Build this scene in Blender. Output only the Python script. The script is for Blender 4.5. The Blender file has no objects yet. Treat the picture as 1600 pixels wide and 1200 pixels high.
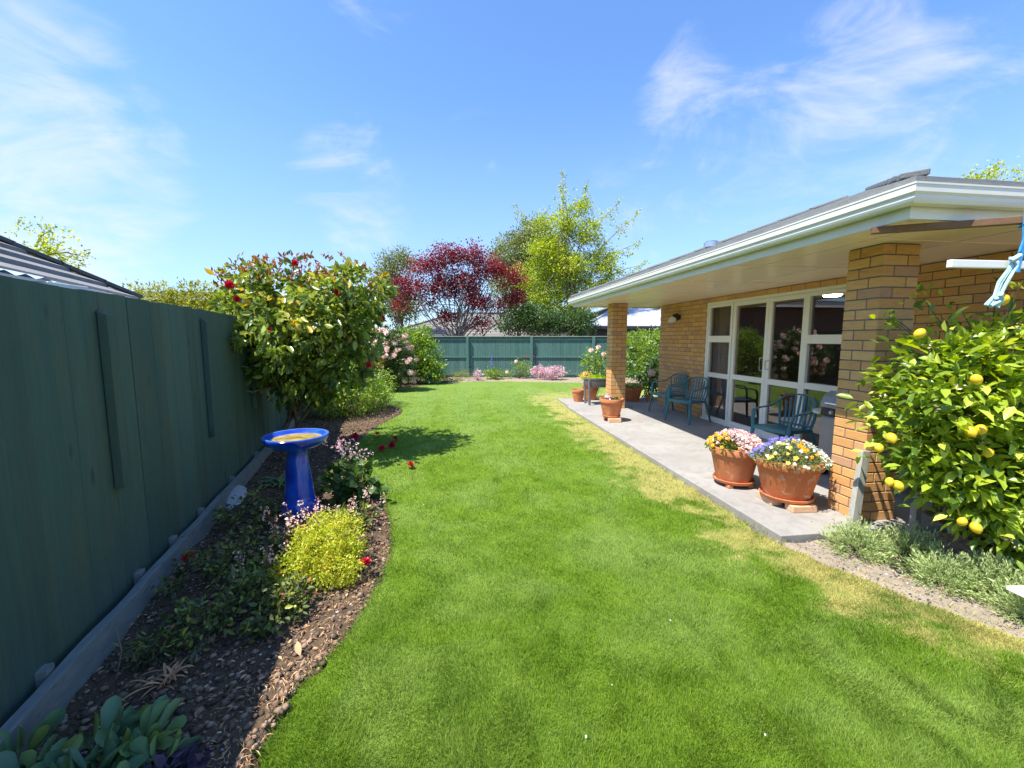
import bpy, math, random
import numpy as np
from mathutils import Vector, Matrix
R = math.radians
rng = np.random.default_rng(7)
random.seed(7)
scene = bpy.context.scene
col = scene.collection

# ------------------------------------------------------------ camera
cd = bpy.data.cameras.new("camera"); cam = bpy.data.objects.new("camera", cd); col.objects.link(cam)
cam.location = (0, 0, 1.61); cam.rotation_euler = (R(90) - 0.109, 0, -0.135)
cd.sensor_width = 36; cd.lens = 36 * 650 / 1600; cd.clip_start = .05; cd.clip_end = 3000
scene.camera = cam
# ------------------------------------------------------------ sun, sky, exposure
SUNDIR = Vector((.47, .20, -1)).normalized()          # direction the light travels
sd = bpy.data.lights.new("sun", 'SUN'); sd.energy = 4.6; sd.angle = R(.5); sd.color = (1, .95, .86)
sun = bpy.data.objects.new("sun", sd); col.objects.link(sun)
sun.rotation_euler = SUNDIR.to_track_quat('-Z', 'Y').to_euler(); sun.location = (-10, -5, 20)
scene.view_settings.view_transform = 'Standard'; scene.view_settings.look = 'None'
scene.view_settings.exposure = 1.06; scene.view_settings.gamma = 1
scene.view_settings.use_curve_mapping = False
w = bpy.data.worlds.new("World"); scene.world = w; w.use_nodes = True
nt = w.node_tree; nt.nodes.clear()
def N(nt, t, **kw):
    n = nt.nodes.new(t)
    for k, v in kw.items():
        if k.startswith('i_'):
            k = k[2:]; k = int(k) if k.isdigit() else k
            n.inputs[k].default_value = v
        else: setattr(n, k, v)
    return n
def lk(nt, a, b): nt.links.new(a, b)
def math_(nt, op, a, b=None, c=None, clamp=False):
    n = nt.nodes.new('ShaderNodeMath'); n.operation = op; n.use_clamp = clamp
    for i, v in enumerate((a, b, c)):
        if v is None: continue
        if isinstance(v, (int, float)): n.inputs[i].default_value = v
        else: nt.links.new(v, n.inputs[i])
    return n.outputs[0]
def mixc(nt, f, a, b, mode='MIX'):
    n = nt.nodes.new('ShaderNodeMix'); n.data_type = 'RGBA'; n.blend_type = mode
    for i, v in ((0, f), (6, a), (7, b)):
        if isinstance(v, (int, float)): n.inputs[i].default_value = v
        elif isinstance(v, tuple): n.inputs[i].default_value = (*v, 1) if len(v) == 3 else v
        else: nt.links.new(v, n.inputs[i])
    return n.outputs[2]
def noise(nt, vec, scale, detail=4, rough=.55, dist=0):
    n = N(nt, 'ShaderNodeTexNoise'); n.inputs['Scale'].default_value = scale
    n.inputs['Detail'].default_value = detail; n.inputs['Roughness'].default_value = rough
    n.inputs['Distortion'].default_value = dist
    if vec is not None: lk(nt, vec, n.inputs['Vector'])
    return n.outputs[0]
def ramp(nt, fac, stops):
    n = nt.nodes.new('ShaderNodeValToRGB'); e = n.color_ramp.elements
    while len(e) < len(stops): e.new(.5)
    for el, (p, c) in zip(e, stops):
        el.position = p; el.color = (*c, 1) if isinstance(c, tuple) else (c, c, c, 1)
    lk(nt, fac, n.inputs[0]); return n.outputs[0]
def smooth(nt, v, a, b):
    n = nt.nodes.new('ShaderNodeMapRange'); n.interpolation_type = 'SMOOTHSTEP'
    n.inputs[1].default_value = a; n.inputs[2].default_value = b
    lk(nt, v, n.inputs[0]); return n.outputs[0]
sky = N(nt, 'ShaderNodeTexSky', sky_type='NISHITA', sun_disc=False)
sky.sun_elevation = math.asin(-SUNDIR.z); sky.sun_rotation = math.atan2(-SUNDIR.x, -SUNDIR.y) % (2 * math.pi)
sky.air_density = 1.0; sky.dust_density = .35; sky.ozone_density = 2.2
tc = N(nt, 'ShaderNodeTexCoord'); dirv = tc.outputs['Generated']
sep = N(nt, 'ShaderNodeSeparateXYZ'); lk(nt, dirv, sep.inputs[0])
zz = math_(nt, 'ADD', math_(nt, 'MAXIMUM', sep.outputs[2], 0.0), .16)
cmb = N(nt, 'ShaderNodeCombineXYZ')
lk(nt, math_(nt, 'DIVIDE', sep.outputs[0], zz), cmb.inputs[0]); lk(nt, math_(nt, 'DIVIDE', sep.outputs[1], zz), cmb.inputs[1])
mp = N(nt, 'ShaderNodeMapping'); lk(nt, cmb.outputs[0], mp.inputs[0])
mp.inputs['Rotation'].default_value = (0, 0, R(35)); mp.inputs['Scale'].default_value = (.55, 1.5, 1)
mp5 = N(nt, 'ShaderNodeMapping'); mp5.inputs['Rotation'].default_value = (R(25), R(-35), R(20)); mp5.inputs['Scale'].default_value = (2.2, 3.4, 4.6); lk(nt, dirv, mp5.inputs[0])
c1 = math_(nt, 'ADD', math_(nt, 'MULTIPLY', noise(nt, mp5.outputs[0], 1.6, 10, .62, 1.0), .75), math_(nt, 'MULTIPLY', noise(nt, mp.outputs[0], 2.1, 8, .60, 1.3), .25))
c2 = noise(nt, cmb.outputs[0], .55, 3, .5, .3)
# places in the sky where the thin clouds gather
mask = None
for d, s0, s1, a in [((-.60, .735, .32), .965, .9995, .27), ((-.60, .76, .22), .97, .999, .30), ((-.199, .93, .30), .985, .9995, .22), ((.442, .776, .449), .99, .9998, .17),
    ((.66, .62, .42), .985, .9998, .18), ((.711, .622, .328), .97, .9995, .18), ((.60, .72, .34), .97, .999, .20), ((-.115, .816, .566), .99, .9998, .10), ((.044, .922, .385), .993, .9998, .12), ((.40, .88, .26), .97, .999, .12)]:
    dp = N(nt, 'ShaderNodeVectorMath', operation='DOT_PRODUCT'); lk(nt, dirv, dp.inputs[0])
    dp.inputs[1].default_value = Vector(d).normalized()
    m = math_(nt, 'MULTIPLY', smooth(nt, dp.outputs['Value'], s0, s1), a)
    mask = m if mask is None else math_(nt, 'MAXIMUM', mask, m)
cl = math_(nt, 'ADD', math_(nt, 'ADD', c1, math_(nt, 'MULTIPLY', c2, .25)), mask)
cl = smooth(nt, cl, .72, 1.08)
hz = smooth(nt, sep.outputs[2], .5, -.02)
skyc = mixc(nt, 1.0, sky.outputs[0], (.92, 1.19, 1.50), 'MULTIPLY')
skyc = mixc(nt, math_(nt, 'MULTIPLY', hz, .55), skyc, (2.6, 3.3, 4.75))
skyc = mixc(nt, math_(nt, 'MULTIPLY', cl, .70), skyc, (4.9, 5.0, 5.2))
bg = N(nt, 'ShaderNodeBackground'); bg.inputs[1].default_value = .10
lk(nt, skyc, bg.inputs[0]); wo = N(nt, 'ShaderNodeOutputWorld'); lk(nt, bg.outputs[0], wo.inputs[0])

# ------------------------------------------------------------ object helpers
def tag(o, label=None, cat=None, group=None, kind=None):
    if label: o['label'] = label
    if cat: o['category'] = cat
    if group: o['group'] = group
    if kind: o['kind'] = kind
    return o
def empty(name, loc=(0, 0, 0), label=None, cat=None, group=None, rz=0):
    o = bpy.data.objects.new(name, None); col.objects.link(o); o.location = loc; o.rotation_euler = (0, 0, rz)
    o.empty_display_size = .1
    return tag(o, label, cat, group)
def link(name, me, mat, parent=None, loc=None):
    o = bpy.data.objects.new(name, me); col.objects.link(o)
    for m in (mat if isinstance(mat, (list, tuple)) else [mat]): me.materials.append(m)
    if parent is not None: o.parent = parent
    if loc is not None: o.location = loc
    return o
def mesh_np(name, V, F, mat, parent=None, rnd=None, smooth_=False, loc=None, mi=None):
    V = np.asarray(V, np.float32); F = np.asarray(F, np.int32)
    me = bpy.data.meshes.new(name); k = F.shape[1]
    me.vertices.add(len(V)); me.vertices.foreach_set('co', V.ravel())
    me.loops.add(F.size); me.loops.foreach_set('vertex_index', F.ravel())
    me.polygons.add(len(F)); me.polygons.foreach_set('loop_start', np.arange(0, F.size, k, dtype=np.int32))
    me.polygons.foreach_set('loop_total', np.full(len(F), k, np.int32))
    if smooth_: me.polygons.foreach_set('use_smooth', np.ones(len(F), bool))
    if mi is not None: me.polygons.foreach_set('material_index', np.asarray(mi, np.int32))
    me.update(calc_edges=True)
    if rnd is not None:
        a = me.attributes.new('rnd', 'FLOAT', 'POINT'); a.data.foreach_set('value', np.asarray(rnd, np.float32))
    return link(name, me, mat, parent, loc)
class MB:
    """collects polygons, then links them as ONE mesh object"""
    def __init__(s): s.v = []; s.f = []; s.r = []; s.sm = []; s.uv = None
    def add(s, vs, fs, r=0., sm=False):
        b = len(s.v); s.v += [tuple(v) for v in vs]; s.f += [tuple(b + i for i in f) for f in fs]
        s.r += [r] * len(vs); s.sm += [sm] * len(fs); return s
    def box(s, x0, x1, y0, y1, z0, z1, r=0., M=None):
        vs = [(x, y, z) for z in (z0, z1) for y in (y0, y1) for x in (x0, x1)]
        if M is not None: vs = [M @ Vector(v) for v in vs]
        return s.add(vs, [(0, 2, 3, 1), (4, 5, 7, 6), (0, 1, 5, 4), (2, 6, 7, 3), (0, 4, 6, 2), (1, 3, 7, 5)], r)
    def beam(s, a, b, wd, th, up=(0, 0, 1), r=0.):
        a = Vector(a); b = Vector(b); d = (b - a); L = d.length; d.normalize(); up = Vector(up)
        x = d.cross(up)
        if x.length < 1e-4: x = Vector((1, 0, 0))
        x.normalize(); u = x.cross(d)
        vs = [a + d * (L * k) + x * (i * wd / 2) + u * (j * th / 2) for k in (0, 1) for j in (-1, 1) for i in (-1, 1)]
        return s.add(vs, [(0, 2, 3, 1), (4, 5, 7, 6), (0, 1, 5, 4), (2, 6, 7, 3), (0, 4, 6, 2), (1, 3, 7, 5)], r)
    def tube(s, pts, rad, n=8, r=0., cap=True, flat=1.0, upv=(0, 0, 1)):
        pts = [Vector(p) for p in pts]; m = len(pts)
        if not hasattr(rad, '__len__'): rad = [rad] * m
        vs = []; up = Vector(upv)
        for i, p in enumerate(pts):
            d = (pts[min(i + 1, m - 1)] - pts[max(i - 1, 0)]).normalized()
            x = d.cross(up)
            if x.length < 1e-3: x = d.cross(Vector((1, .1, 0)))
            x.normalize(); u = x.cross(d).normalized()
            for k in range(n):
                a = 2 * math.pi * k / n; vs.append(p + x * (math.cos(a) * rad[i]) + u * (math.sin(a) * rad[i] * flat))
        fs = [(i * n + k, i * n + (k + 1) % n, (i + 1) * n + (k + 1) % n, (i + 1) * n + k) for i in range(m - 1) for k in range(n)]
        if cap: fs += [tuple(range(n))[::-1], tuple((m - 1) * n + k for k in range(n))]
        return s.add(vs, fs, r, True)
    def lathe(s, prof, n=40, c=(0, 0, 0), r=0., jit=0):
        vs = []; m = len(prof)
        for (rr, z) in prof:
            for k in range(n):
                a = 2 * math.pi * k / n; vs.append((c[0] + rr * math.cos(a), c[1] + rr * math.sin(a), c[2] + z))
        fs = [(i * n + k, i * n + (k + 1) % n, (i + 1) * n + (k + 1) % n, (i + 1) * n + k) for i in range(m - 1) for k in range(n)]
        return s.add(vs, fs, r, True)
    def prism(s, poly, z0, z1, r=0.):
        n = len(poly); vs = [(x, y, z0) for x, y in poly] + [(x, y, z1) for x, y in poly]
        return s.add(vs, [tuple(range(n))[::-1], tuple(range(n, 2 * n))] + [(i, (i + 1) % n, n + (i + 1) % n, n + i) for i in range(n)], r)
    def build(s, name, mat, parent=None, bevel=0, loc=None, autosmooth=True):
        me = bpy.data.meshes.new(name); me.from_pydata(s.v, [], s.f)
        me.polygons.foreach_set('use_smooth', s.sm)
        a = me.attributes.new('rnd', 'FLOAT', 'POINT'); a.data.foreach_set('value', s.r)
        me.update()
        if any(s.sm): me.set_sharp_from_angle(angle=R(42))
        o = link(name, me, mat, parent, loc)
        if bevel:
            b = o.modifiers.new('b', 'BEVEL'); b.width = bevel; b.segments = 2; b.limit_method = 'ANGLE'; b.angle_limit = R(40)
        return o
def copy_tree(o, parent=None):
    c = o.copy(); col.objects.link(c)
    if parent is not None: c.parent = parent
    for ch in [x for x in o.children]: copy_tree(ch, c)
    return c

# ------------------------------------------------------------ materials
def mat(name, color=(.5, .5, .5), rough=.6, spec=.5, metal=0, coat=0):
    m = bpy.data.materials.new(name); m.use_nodes = True
    p = m.node_tree.nodes['Principled BSDF']; p.inputs['Base Color'].default_value = (*color, 1)
    p.inputs['Roughness'].default_value = rough; p.inputs['Metallic'].default_value = metal
    p.inputs['Specular IOR Level'].default_value = spec; p.inputs['Coat Weight'].default_value = coat
    m['p'] = 1
    return m
def P(m): return m.node_tree.nodes['Principled BSDF']
def pos(nt): return N(nt, 'ShaderNodeNewGeometry').outputs['Position']
def objc(nt): return N(nt, 'ShaderNodeTexCoord').outputs['Object']
def attr(nt, n='rnd'):
    a = N(nt, 'ShaderNodeAttribute'); a.attribute_name = n; return a.outputs['Fac']
def bump(m, h, strength=.3, dist=.01):
    nt = m.node_tree; b = N(nt, 'ShaderNodeBump'); b.inputs['Strength'].default_value = strength
    b.inputs['Distance'].default_value = dist; lk(nt, h, b.inputs['Height']); lk(nt, b.outputs[0], P(m).inputs['Normal'])
def mottled(name, c0, c1, scale=6, rough=.7, bmp=.2, bscale=60, spec=.4, dist=.004, c2=None, sc=(1, 1, 1), obj=True):
    m = mat(name, c0, rough, spec); nt = m.node_tree
    v = objc(nt) if obj else pos(nt)
    mp = N(nt, 'ShaderNodeMapping'); mp.inputs['Scale'].default_value = sc; lk(nt, v, mp.inputs[0]); v = mp.outputs[0]
    f = ramp(nt, noise(nt, v, scale, 6, .6, .3), [(.3, 0.), (.7, 1.)])
    c = mixc(nt, f, c0, c1)
    if c2: c = mixc(nt, ramp(nt, noise(nt, v, scale * 2.7, 5, .65, .5), [(.56, 0.), (.68, 1.)]), c, c2)
    lk(nt, c, P(m).inputs['Base Color'])
    if bmp: bump(m, noise(nt, v, bscale, 5, .6), bmp, dist)
    return m
def leafmat(name, stops, rough=.42, trans=.35, spec=.5, patch=None):
    """stops: colour ramp over the per-leaf random value"""
    m = mat(name, stops[0][1], rough, spec); nt = m.node_tree; p = P(m)
    c = ramp(nt, attr(nt), stops)
    n1 = noise(nt, pos(nt), 3.2, 3)
    hs = N(nt, 'ShaderNodeHueSaturation'); lk(nt, c, hs.inputs['Color'])
    lk(nt, math_(nt, 'ADD', math_(nt, 'MULTIPLY', n1, .7), .65), hs.inputs['Value']); c = hs.outputs[0]
    lk(nt, c, p.inputs['Base Color'])
    t = N(nt, 'ShaderNodeBsdfTranslucent'); hs2 = N(nt, 'ShaderNodeHueSaturation')
    hs2.inputs['Hue'].default_value = .49; hs2.inputs['Saturation'].default_value = 1.1; hs2.inputs['Value'].default_value = 1.5
    lk(nt, c, hs2.inputs['Color']); lk(nt, hs2.outputs[0], t.inputs[0])
    mx = N(nt, 'ShaderNodeMixShader'); mx.inputs[0].default_value = trans
    lk(nt, p.outputs[0], mx.inputs[1]); lk(nt, t.outputs[0], mx.inputs[2])
    lk(nt, mx.outputs[0], nt.nodes['Material Output'].inputs['Surface'])
    return m

# lawn colour: vivid green with dry patches towards the patio, mottled
def lawn_color(nt, blade=False):
    v = pos(nt); sp = N(nt, 'ShaderNodeSeparateXYZ'); lk(nt, v, sp.inputs[0]); x = sp.outputs[0]; y = sp.outputs[1]
    big = noise(nt, v, 1.1, 5, .6, .6); mid = noise(nt, v, 3.2, 5, .62, .6); fine = noise(nt, v, 22, 4, .65)
    g = mixc(nt, ramp(nt, mid, [(.32, 0.), (.68, 1.)]), (.135, .245, .014), (.235, .365, .032))
    g = mixc(nt, ramp(nt, big, [(.44, 0.), (.64, .6)]), g, (.31, .42, .10))
    # mowing stripes, stronger far away
    st = math_(nt, 'SINE', math_(nt, 'MULTIPLY', x, 6.0)); st = smooth(nt, st, -.4, .4)
    st = math_(nt, 'MULTIPLY', st, math_(nt, 'MULTIPLY', smooth(nt, y, 6, 10), .5))
    g = mixc(nt, st, g, (.22, .35, .07))
    g = mixc(nt, math_(nt, 'MULTIPLY', smooth(nt, y, 5, 13), .35), g, (.26, .36, .10))
    # dry band along the patio
    ed = math_(nt, 'ADD', math_(nt, 'MULTIPLY', math_(nt, 'MAXIMUM', math_(nt, 'SUBTRACT', 2.9, y), 0.), .45), 2.5)
    e = math_(nt, 'MULTIPLY', smooth(nt, math_(nt, 'SUBTRACT', x, ed), -1.15, -.15), smooth(nt, y, .7, 1.5))
    d = math_(nt, 'ADD', math_(nt, 'MULTIPLY', e, .50), math_(nt, 'SUBTRACT', math_(nt, 'MULTIPLY', math_(nt, 'ADD', mid, math_(nt, 'MULTIPLY', big, .6)), 1.05), .34))
    d = math_(nt, 'ADD', d, math_(nt, 'MULTIPLY', fine, .16))
    d = math_(nt, 'MULTIPLY', smooth(nt, d, .86, 1.10), smooth(nt, y, 13.5, 10))
    g = mixc(nt, math_(nt, 'MULTIPLY', d, .82), g, (.60, .52, .19))
    # some paler, dry tips all over
    g = mixc(nt, math_(nt, 'MULTIPLY', ramp(nt, fine, [(.56, 0.), (.74, 1.)]), .4), g, (.28, .38, .06))
    return g
def mk_lawn():
    m = mat('lawn_mat', (.1, .2, .02), .9, .1); nt = m.node_tree
    c = lawn_color(nt); fine = noise(nt, pos(nt), 90, 4, .7)
    c = mixc(nt, ramp(nt, fine, [(.30, .62), (.7, 0.)]), c, (.03, .07, .008))
    lk(nt, c, P(m).inputs['Base Color']); bump(m, noise(nt, pos(nt), 120, 4, .7), .9, .02)
    return m
def mk_blade():
    m = mat('grass_blade_mat', (.1, .2, .02), .55, .25); nt = m.node_tree; p = P(m)
    c = lawn_color(nt, True)
    hs = N(nt, 'ShaderNodeHueSaturation'); lk(nt, c, hs.inputs['Color'])
    lk(nt, math_(nt, 'ADD', math_(nt, 'MULTIPLY', attr(nt), .75), .72), hs.inputs['Value'])
    c = mixc(nt, math_(nt, 'MULTIPLY', smooth(nt, attr(nt), .88, 1.0), .75), hs.outputs[0], (.42, .38, .14))
    lk(nt, c, p.inputs['Base Color'])
    t = N(nt, 'ShaderNodeBsdfTranslucent'); lk(nt, c, t.inputs[0])
    mx = N(nt, 'ShaderNodeMixShader'); mx.inputs[0].default_value = .45
    lk(nt, p.outputs[0], mx.inputs[1]); lk(nt, t.outputs[0], mx.inputs[2]); lk(nt, mx.outputs[0], nt.nodes['Material Output'].inputs['Surface'])
    return m
M = {}
M['lawn'] = mk_lawn(); M['blade'] = mk_blade()
M['earth'] = mottled('earth_mat', (.16, .11, .065), (.24, .18, .11), 1.2, .95, .8, 30, .1, .02, (.13, .085, .05), obj=False)
M['soil'] = mottled('soil_mat', (.085, .058, .038), (.15, .10, .06), 5, .95, 1.0, 45, .15, .03, (.22, .16, .10), obj=False)
M['drysoil'] = mottled('dry_soil_mat', (.25, .205, .155), (.33, .27, .20), 4, .95, .8, 60, .1, .012, (.19, .15, .11), obj=False)
def mk_concrete():
    m = mat('concrete_mat', (.5, .48, .45), .85, .25); nt = m.node_tree; v = pos(nt)
    a = ramp(nt, noise(nt, v, 1.1, 7, .6, .4), [(.3, 0.), (.72, 1.)])
    c = mixc(nt, a, (.26, .245, .225), (.35, .335, .31))
    c = mixc(nt, ramp(nt, noise(nt, v, 5, 6, .7, .8), [(.48, 0.), (.70, .65)]), c, (.20, .185, .165))
    c = mixc(nt, ramp(nt, noise(nt, v, 55, 3, .6), [(.6, 0.), (.75, .35)]), c, (.27, .25, .23))
    lk(nt, c, P(m).inputs['Base Color']); bump(m, noise(nt, v, 160, 5, .7), .25, .003); return m
M['concrete'] = mk_concrete()
def mk_brick():
    m = mat('brick_mat', (.5, .3, .1), .82, .25); nt = m.node_tree; v = pos(nt)
    c = ramp(nt, attr(nt), [(0, (.60, .305, .105)), (.25, (.68, .38, .135)), (.5, (.64, .335, .13)), (.72, (.72, .42, .165)), (.86, (.55, .31, .14)), (.94, (.48, .27, .16)), (1, (.70, .45, .18))])
    mp = N(nt, 'ShaderNodeMapping'); mp.inputs['Scale'].default_value = (1, 1, 5); lk(nt, v, mp.inputs[0])
    c = mixc(nt, ramp(nt, noise(nt, mp.outputs[0], 9, 6, .7, .6), [(.48, 0.), (.75, .5)]), c, (.30, .16, .085))
    c = mixc(nt, ramp(nt, noise(nt, v, 70, 4, .7), [(.5, 0.), (.7, .3)]), c, (.58, .38, .18))
    lk(nt, c, P(m).inputs['Base Color']); bump(m, noise(nt, mp.outputs[0], 40, 5, .7), .5, .004); return m
M['brick'] = mk_brick()
M['mortar'] = mottled('mortar_mat', (.165, .14, .135), (.22, .19, .18), 20, .95, .6, 120, .1, .003, obj=False)
def mk_fence(name, ca, cb, cc, vscale):
    m = mat(name, ca, .72, .3); nt = m.node_tree; v = pos(nt)
    mp = N(nt, 'ShaderNodeMapping'); mp.inputs['Scale'].default_value = (6, 6, .35); lk(nt, v, mp.inputs[0])
    g = ramp(nt, noise(nt, mp.outputs[0], 2.0, 7, .65, .7), [(.3, 0.), (.7, 1.)])
    c = mixc(nt, g, ca, cb)
    hs = N(nt, 'ShaderNodeHueSaturation'); lk(nt, c, hs.inputs['Color']); lk(nt, math_(nt, 'ADD', math_(nt, 'MULTIPLY', attr(nt), .30), .88), hs.inputs['Value'])
    c = hs.outputs[0]
    mp3 = N(nt, 'ShaderNodeMapping'); mp3.inputs['Scale'].default_value = (2.2, 2.2, .6); lk(nt, v, mp3.inputs[0])
    c = mixc(nt, ramp(nt, noise(nt, mp3.outputs[0], 1.3, 5, .7, .5), [(.5, 0.), (.72, .55)]), c, cc)
    mp2 = N(nt, 'ShaderNodeMapping'); mp2.inputs['Scale'].default_value = (60, 60, 2.5); lk(nt, v, mp2.inputs[0])
    grain = noise(nt, mp2.outputs[0], 3, 5, .7, .4)
    c = mixc(nt, ramp(nt, grain, [(.35, .30), (.6, 0.)]), c, (ca[0] * .45, ca[1] * .45, ca[2] * .45))
    c = mixc(nt, ramp(nt, noise(nt, v, 26, 3, .6), [(.73, 0.), (.80, .35)]), c, (.20, .23, .19))
    mpk = N(nt, 'ShaderNodeMapping'); mpk.inputs['Scale'].default_value = (7, 7, 2.6); lk(nt, v, mpk.inputs[0])
    vo = N(nt, 'ShaderNodeTexVoronoi'); vo.inputs['Scale'].default_value = .8; lk(nt, mpk.outputs[0], vo.inputs['Vector'])
    c = mixc(nt, ramp(nt, vo.outputs['Distance'], [(.06, .55), (.13, 0.)]), c, (ca[0] * .35, ca[1] * .35, ca[2] * .35))
    lk(nt, c, P(m).inputs['Base Color']); bump(m, grain, .35, .004)
    return m
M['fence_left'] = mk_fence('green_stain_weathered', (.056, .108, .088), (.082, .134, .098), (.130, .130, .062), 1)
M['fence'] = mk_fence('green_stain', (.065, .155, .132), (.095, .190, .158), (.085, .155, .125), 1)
M['fence_cap'] = mottled('weathered_cap_mat', (.20, .22, .18), (.27, .28, .22), 8, .85, .4, 60)
M['edging'] = mottled('grey_timber_mat', (.17, .20, .19), (.26, .27, .24), 3, .85, .6, 70, .2, .004, (.12, .16, .17), (8, 1, 8))
M['greytimber'] = mottled('stake_mat', (.34, .33, .29), (.46, .44, .39), 6, .85, .6, 90, .2, .003, (.26, .25, .22), (6, 6, .7))
M['browntimber'] = mottled('brown_timber_mat', (.16, .085, .045), (.22, .12, .065), 6, .75, .4, 90, .3, .003, None, (1, 6, 6))
M['white'] = mottled('white_paint_mat', (.74, .73, .68), (.80, .79, .74), 3, .42, .05, 30)
M['cream'] = mottled('cream_frame_mat', (.84, .80, .70), (.88, .84, .74), 3, .35, .03, 30)
M['gutter'] = mottled('gutter_mat', (.68, .66, .58), (.75, .73, .65), 4, .35, .04, 30)
def mk_soffit():
    m = mat('soffit_mat', (.8, .77, .68), .22, .5); nt = m.node_tree; v = pos(nt)
    lk(nt, mixc(nt, noise(nt, v, 1.3, 3), (.97, .74, .66), (.98, .79, .71)), P(m).inputs['Base Color'])
    P(m).inputs['Roughness'].default_value = .25; return m
M['soffit'] = mk_soffit()
M['roof'] = mottled('dark_tile_mat', (.17, .18, .18), (.24, .245, .24), 5, .75, .9, 120, .3, .004, (.19, .19, .17), obj=False)
M['roofgrey'] = mottled('grey_tile_mat', (.19, .185, .18), (.26, .25, .24), 4, .8, .6, 90, .3, .004, (.21, .21, .21), obj=False)
M['ridge'] = mottled('ridge_mat', (.06, .065, .07), (.10, .10, .10), 6, .7, .3, 60)
M['lilacroof'] = mottled('pale_metal_roof_mat', (.36, .37, .45), (.41, .42, .50), .4, .55, 0, 30, obj=False)
M['darktrim'] = mat('dark_trim_mat', (.03, .028, .03), .6)
M['terracotta'] = mottled('terracotta_mat', (.50, .165, .065), (.59, .225, .10), 5, .8, .35, 80, .3, .003, (.70, .33, .17))
M['terracotta_old'] = mottled('terracotta_lime_mat', (.50, .145, .05), (.60, .20, .075), 5, .85, .6, 60, .3, .004, (.62, .44, .33))
M['clay'] = mottled('pale_brick_mat', (.62, .36, .20), (.70, .45, .28), 10, .85, .5, 70)
M['potsoil'] = mottled('pot_soil_mat', (.05, .032, .02), (.09, .06, .04), 30, .95, 1, 90, .1, .01)
def mk_glaze():
    m = mat('blue_glaze_mat', (.01, .05, .42), .12, .6, 0, .6); nt = m.node_tree
    c = mixc(nt, ramp(nt, noise(nt, objc(nt), 5, 4), [(.35, 0.), (.65, 1.)]), (.006, .035, .34), (.014, .105, .62)); c = mixc(nt, ramp(nt, noise(nt, objc(nt), 26, 6, .7, .6), [(.60, 0.), (.74, .45)]), c, (.06, .12, .22))
    lk(nt, c, P(m).inputs['Base Color']); return m
M['glaze'] = mk_glaze()
M['glazelight'] = mat('blue_rim_mat', (.10, .20, .62), .15, .6, 0, .6)
def mk_algae():
    m = mat('bowl_water_mat', (.35, .27, .05), .03, .6); nt = m.node_tree
    c = mixc(nt, ramp(nt, noise(nt, objc(nt), 9, 6, .6, 1), [(.35, 0.), (.65, 1.)]), (.16, .13, .035), (.50, .36, .08))
    lk(nt, c, P(m).inputs['Base Color']); return m
M['algae'] = mk_algae()
M['resin'] = mottled('green_resin_mat', (.035, .14, .17), (.05, .185, .215), 4, .33, .03, 40)
M['bbqgrey'] = mottled('bbq_hood_mat', (.22, .23, .25), (.28, .29, .31), 3, .35, .04, 50)
M['bbqside'] = mottled('bbq_cabinet_mat', (.27, .24, .22), (.33, .30, .27), 3, .5, .05, 50)
M['bbqshelf'] = mottled('bbq_shelf_mat', (.50, .48, .45), (.58, .56, .52), 3, .5, .05, 50)
M['black'] = mat('black_plastic_mat', (.02, .02, .022), .45)
M['planter'] = mottled('planter_mat', (.12, .115, .12), (.17, .16, .165), 6, .6, .2, 60)
M['chrome'] = mat('metal_flue_mat', (.6, .6, .6), .25, .5, .9)
M['bark'] = mottled('bark_mat', (.17, .125, .085), (.26, .20, .14), 12, .9, .8, 60, .2, .01)
M['barkpale'] = mottled('pale_bark_mat', (.24, .19, .14), (.36, .30, .23), 14, .9, .6, 60, .2, .01)
M['twig'] = mottled('twig_mat', (.10, .075, .045), (.16, .12, .07), 14, .9, .4, 60)
M['greenstem'] = mat('green_stem_mat', (.10, .16, .04), .6)
M['redstem'] = mat('red_stem_mat', (.30, .06, .05), .6)
M['darkbrick'] = mottled('dark_brick_wall_mat', (.12, .07, .05), (.17, .10, .07), 14, .9, .3, 60)
M['interior'] = mat('interior_wall_mat', (.28, .25, .22), .9)
M['carpet'] = mat('carpet_mat', (.14, .12, .10), .95)
M['curtain'] = mottled('curtain_mat', (.62, .62, .64), (.70, .70, .72), 4, .9, .1, 60)
M['rope'] = mottled('blue_rope_mat', (.02, .20, .50), (.05, .30, .62), 60, .8, .6, 200)
M['ropepale'] = mottled('pale_rope_mat', (.32, .55, .60), (.50, .68, .70), 60, .8, .6, 200)
M['lampglass'] = mat('lamp_glass_mat', (.75, .74, .70), .25)
def emis(name, c, s):
    m = mat(name, c, .5); P(m).inputs['Emission Color'].default_value = (*c, 1); P(m).inputs['Emission Strength'].default_value = s; return m
M['lit'] = emis('lit_lamp_mat', (1, .85, .6), 14)
def mk_glass():
    m = bpy.data.materials.new('window_glass_mat'); m.use_nodes = True; nt = m.node_tree; nt.nodes.clear()
    t = N(nt, 'ShaderNodeBsdfTransparent'); t.inputs[0].default_value = (.60, .60, .58, 1)
    g = N(nt, 'ShaderNodeBsdfGlossy'); g.inputs['Roughness'].default_value = .0; g.inputs[0].default_value = (1, 1, 1, 1)
    f = N(nt, 'ShaderNodeFresnel'); f.inputs[0].default_value = 1.5
    mx = N(nt, 'ShaderNodeMixShader'); lk(nt, math_(nt, 'ADD', math_(nt, 'MULTIPLY', f.outputs[0], 1.7), .05, clamp=True), mx.inputs[0])
    lk(nt, t.outputs[0], mx.inputs[1]); lk(nt, g.outputs[0], mx.inputs[2])
    o = N(nt, 'ShaderNodeOutputMaterial'); lk(nt, mx.outputs[0], o.inputs[0]); return m
M['glass'] = mk_glass()
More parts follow.
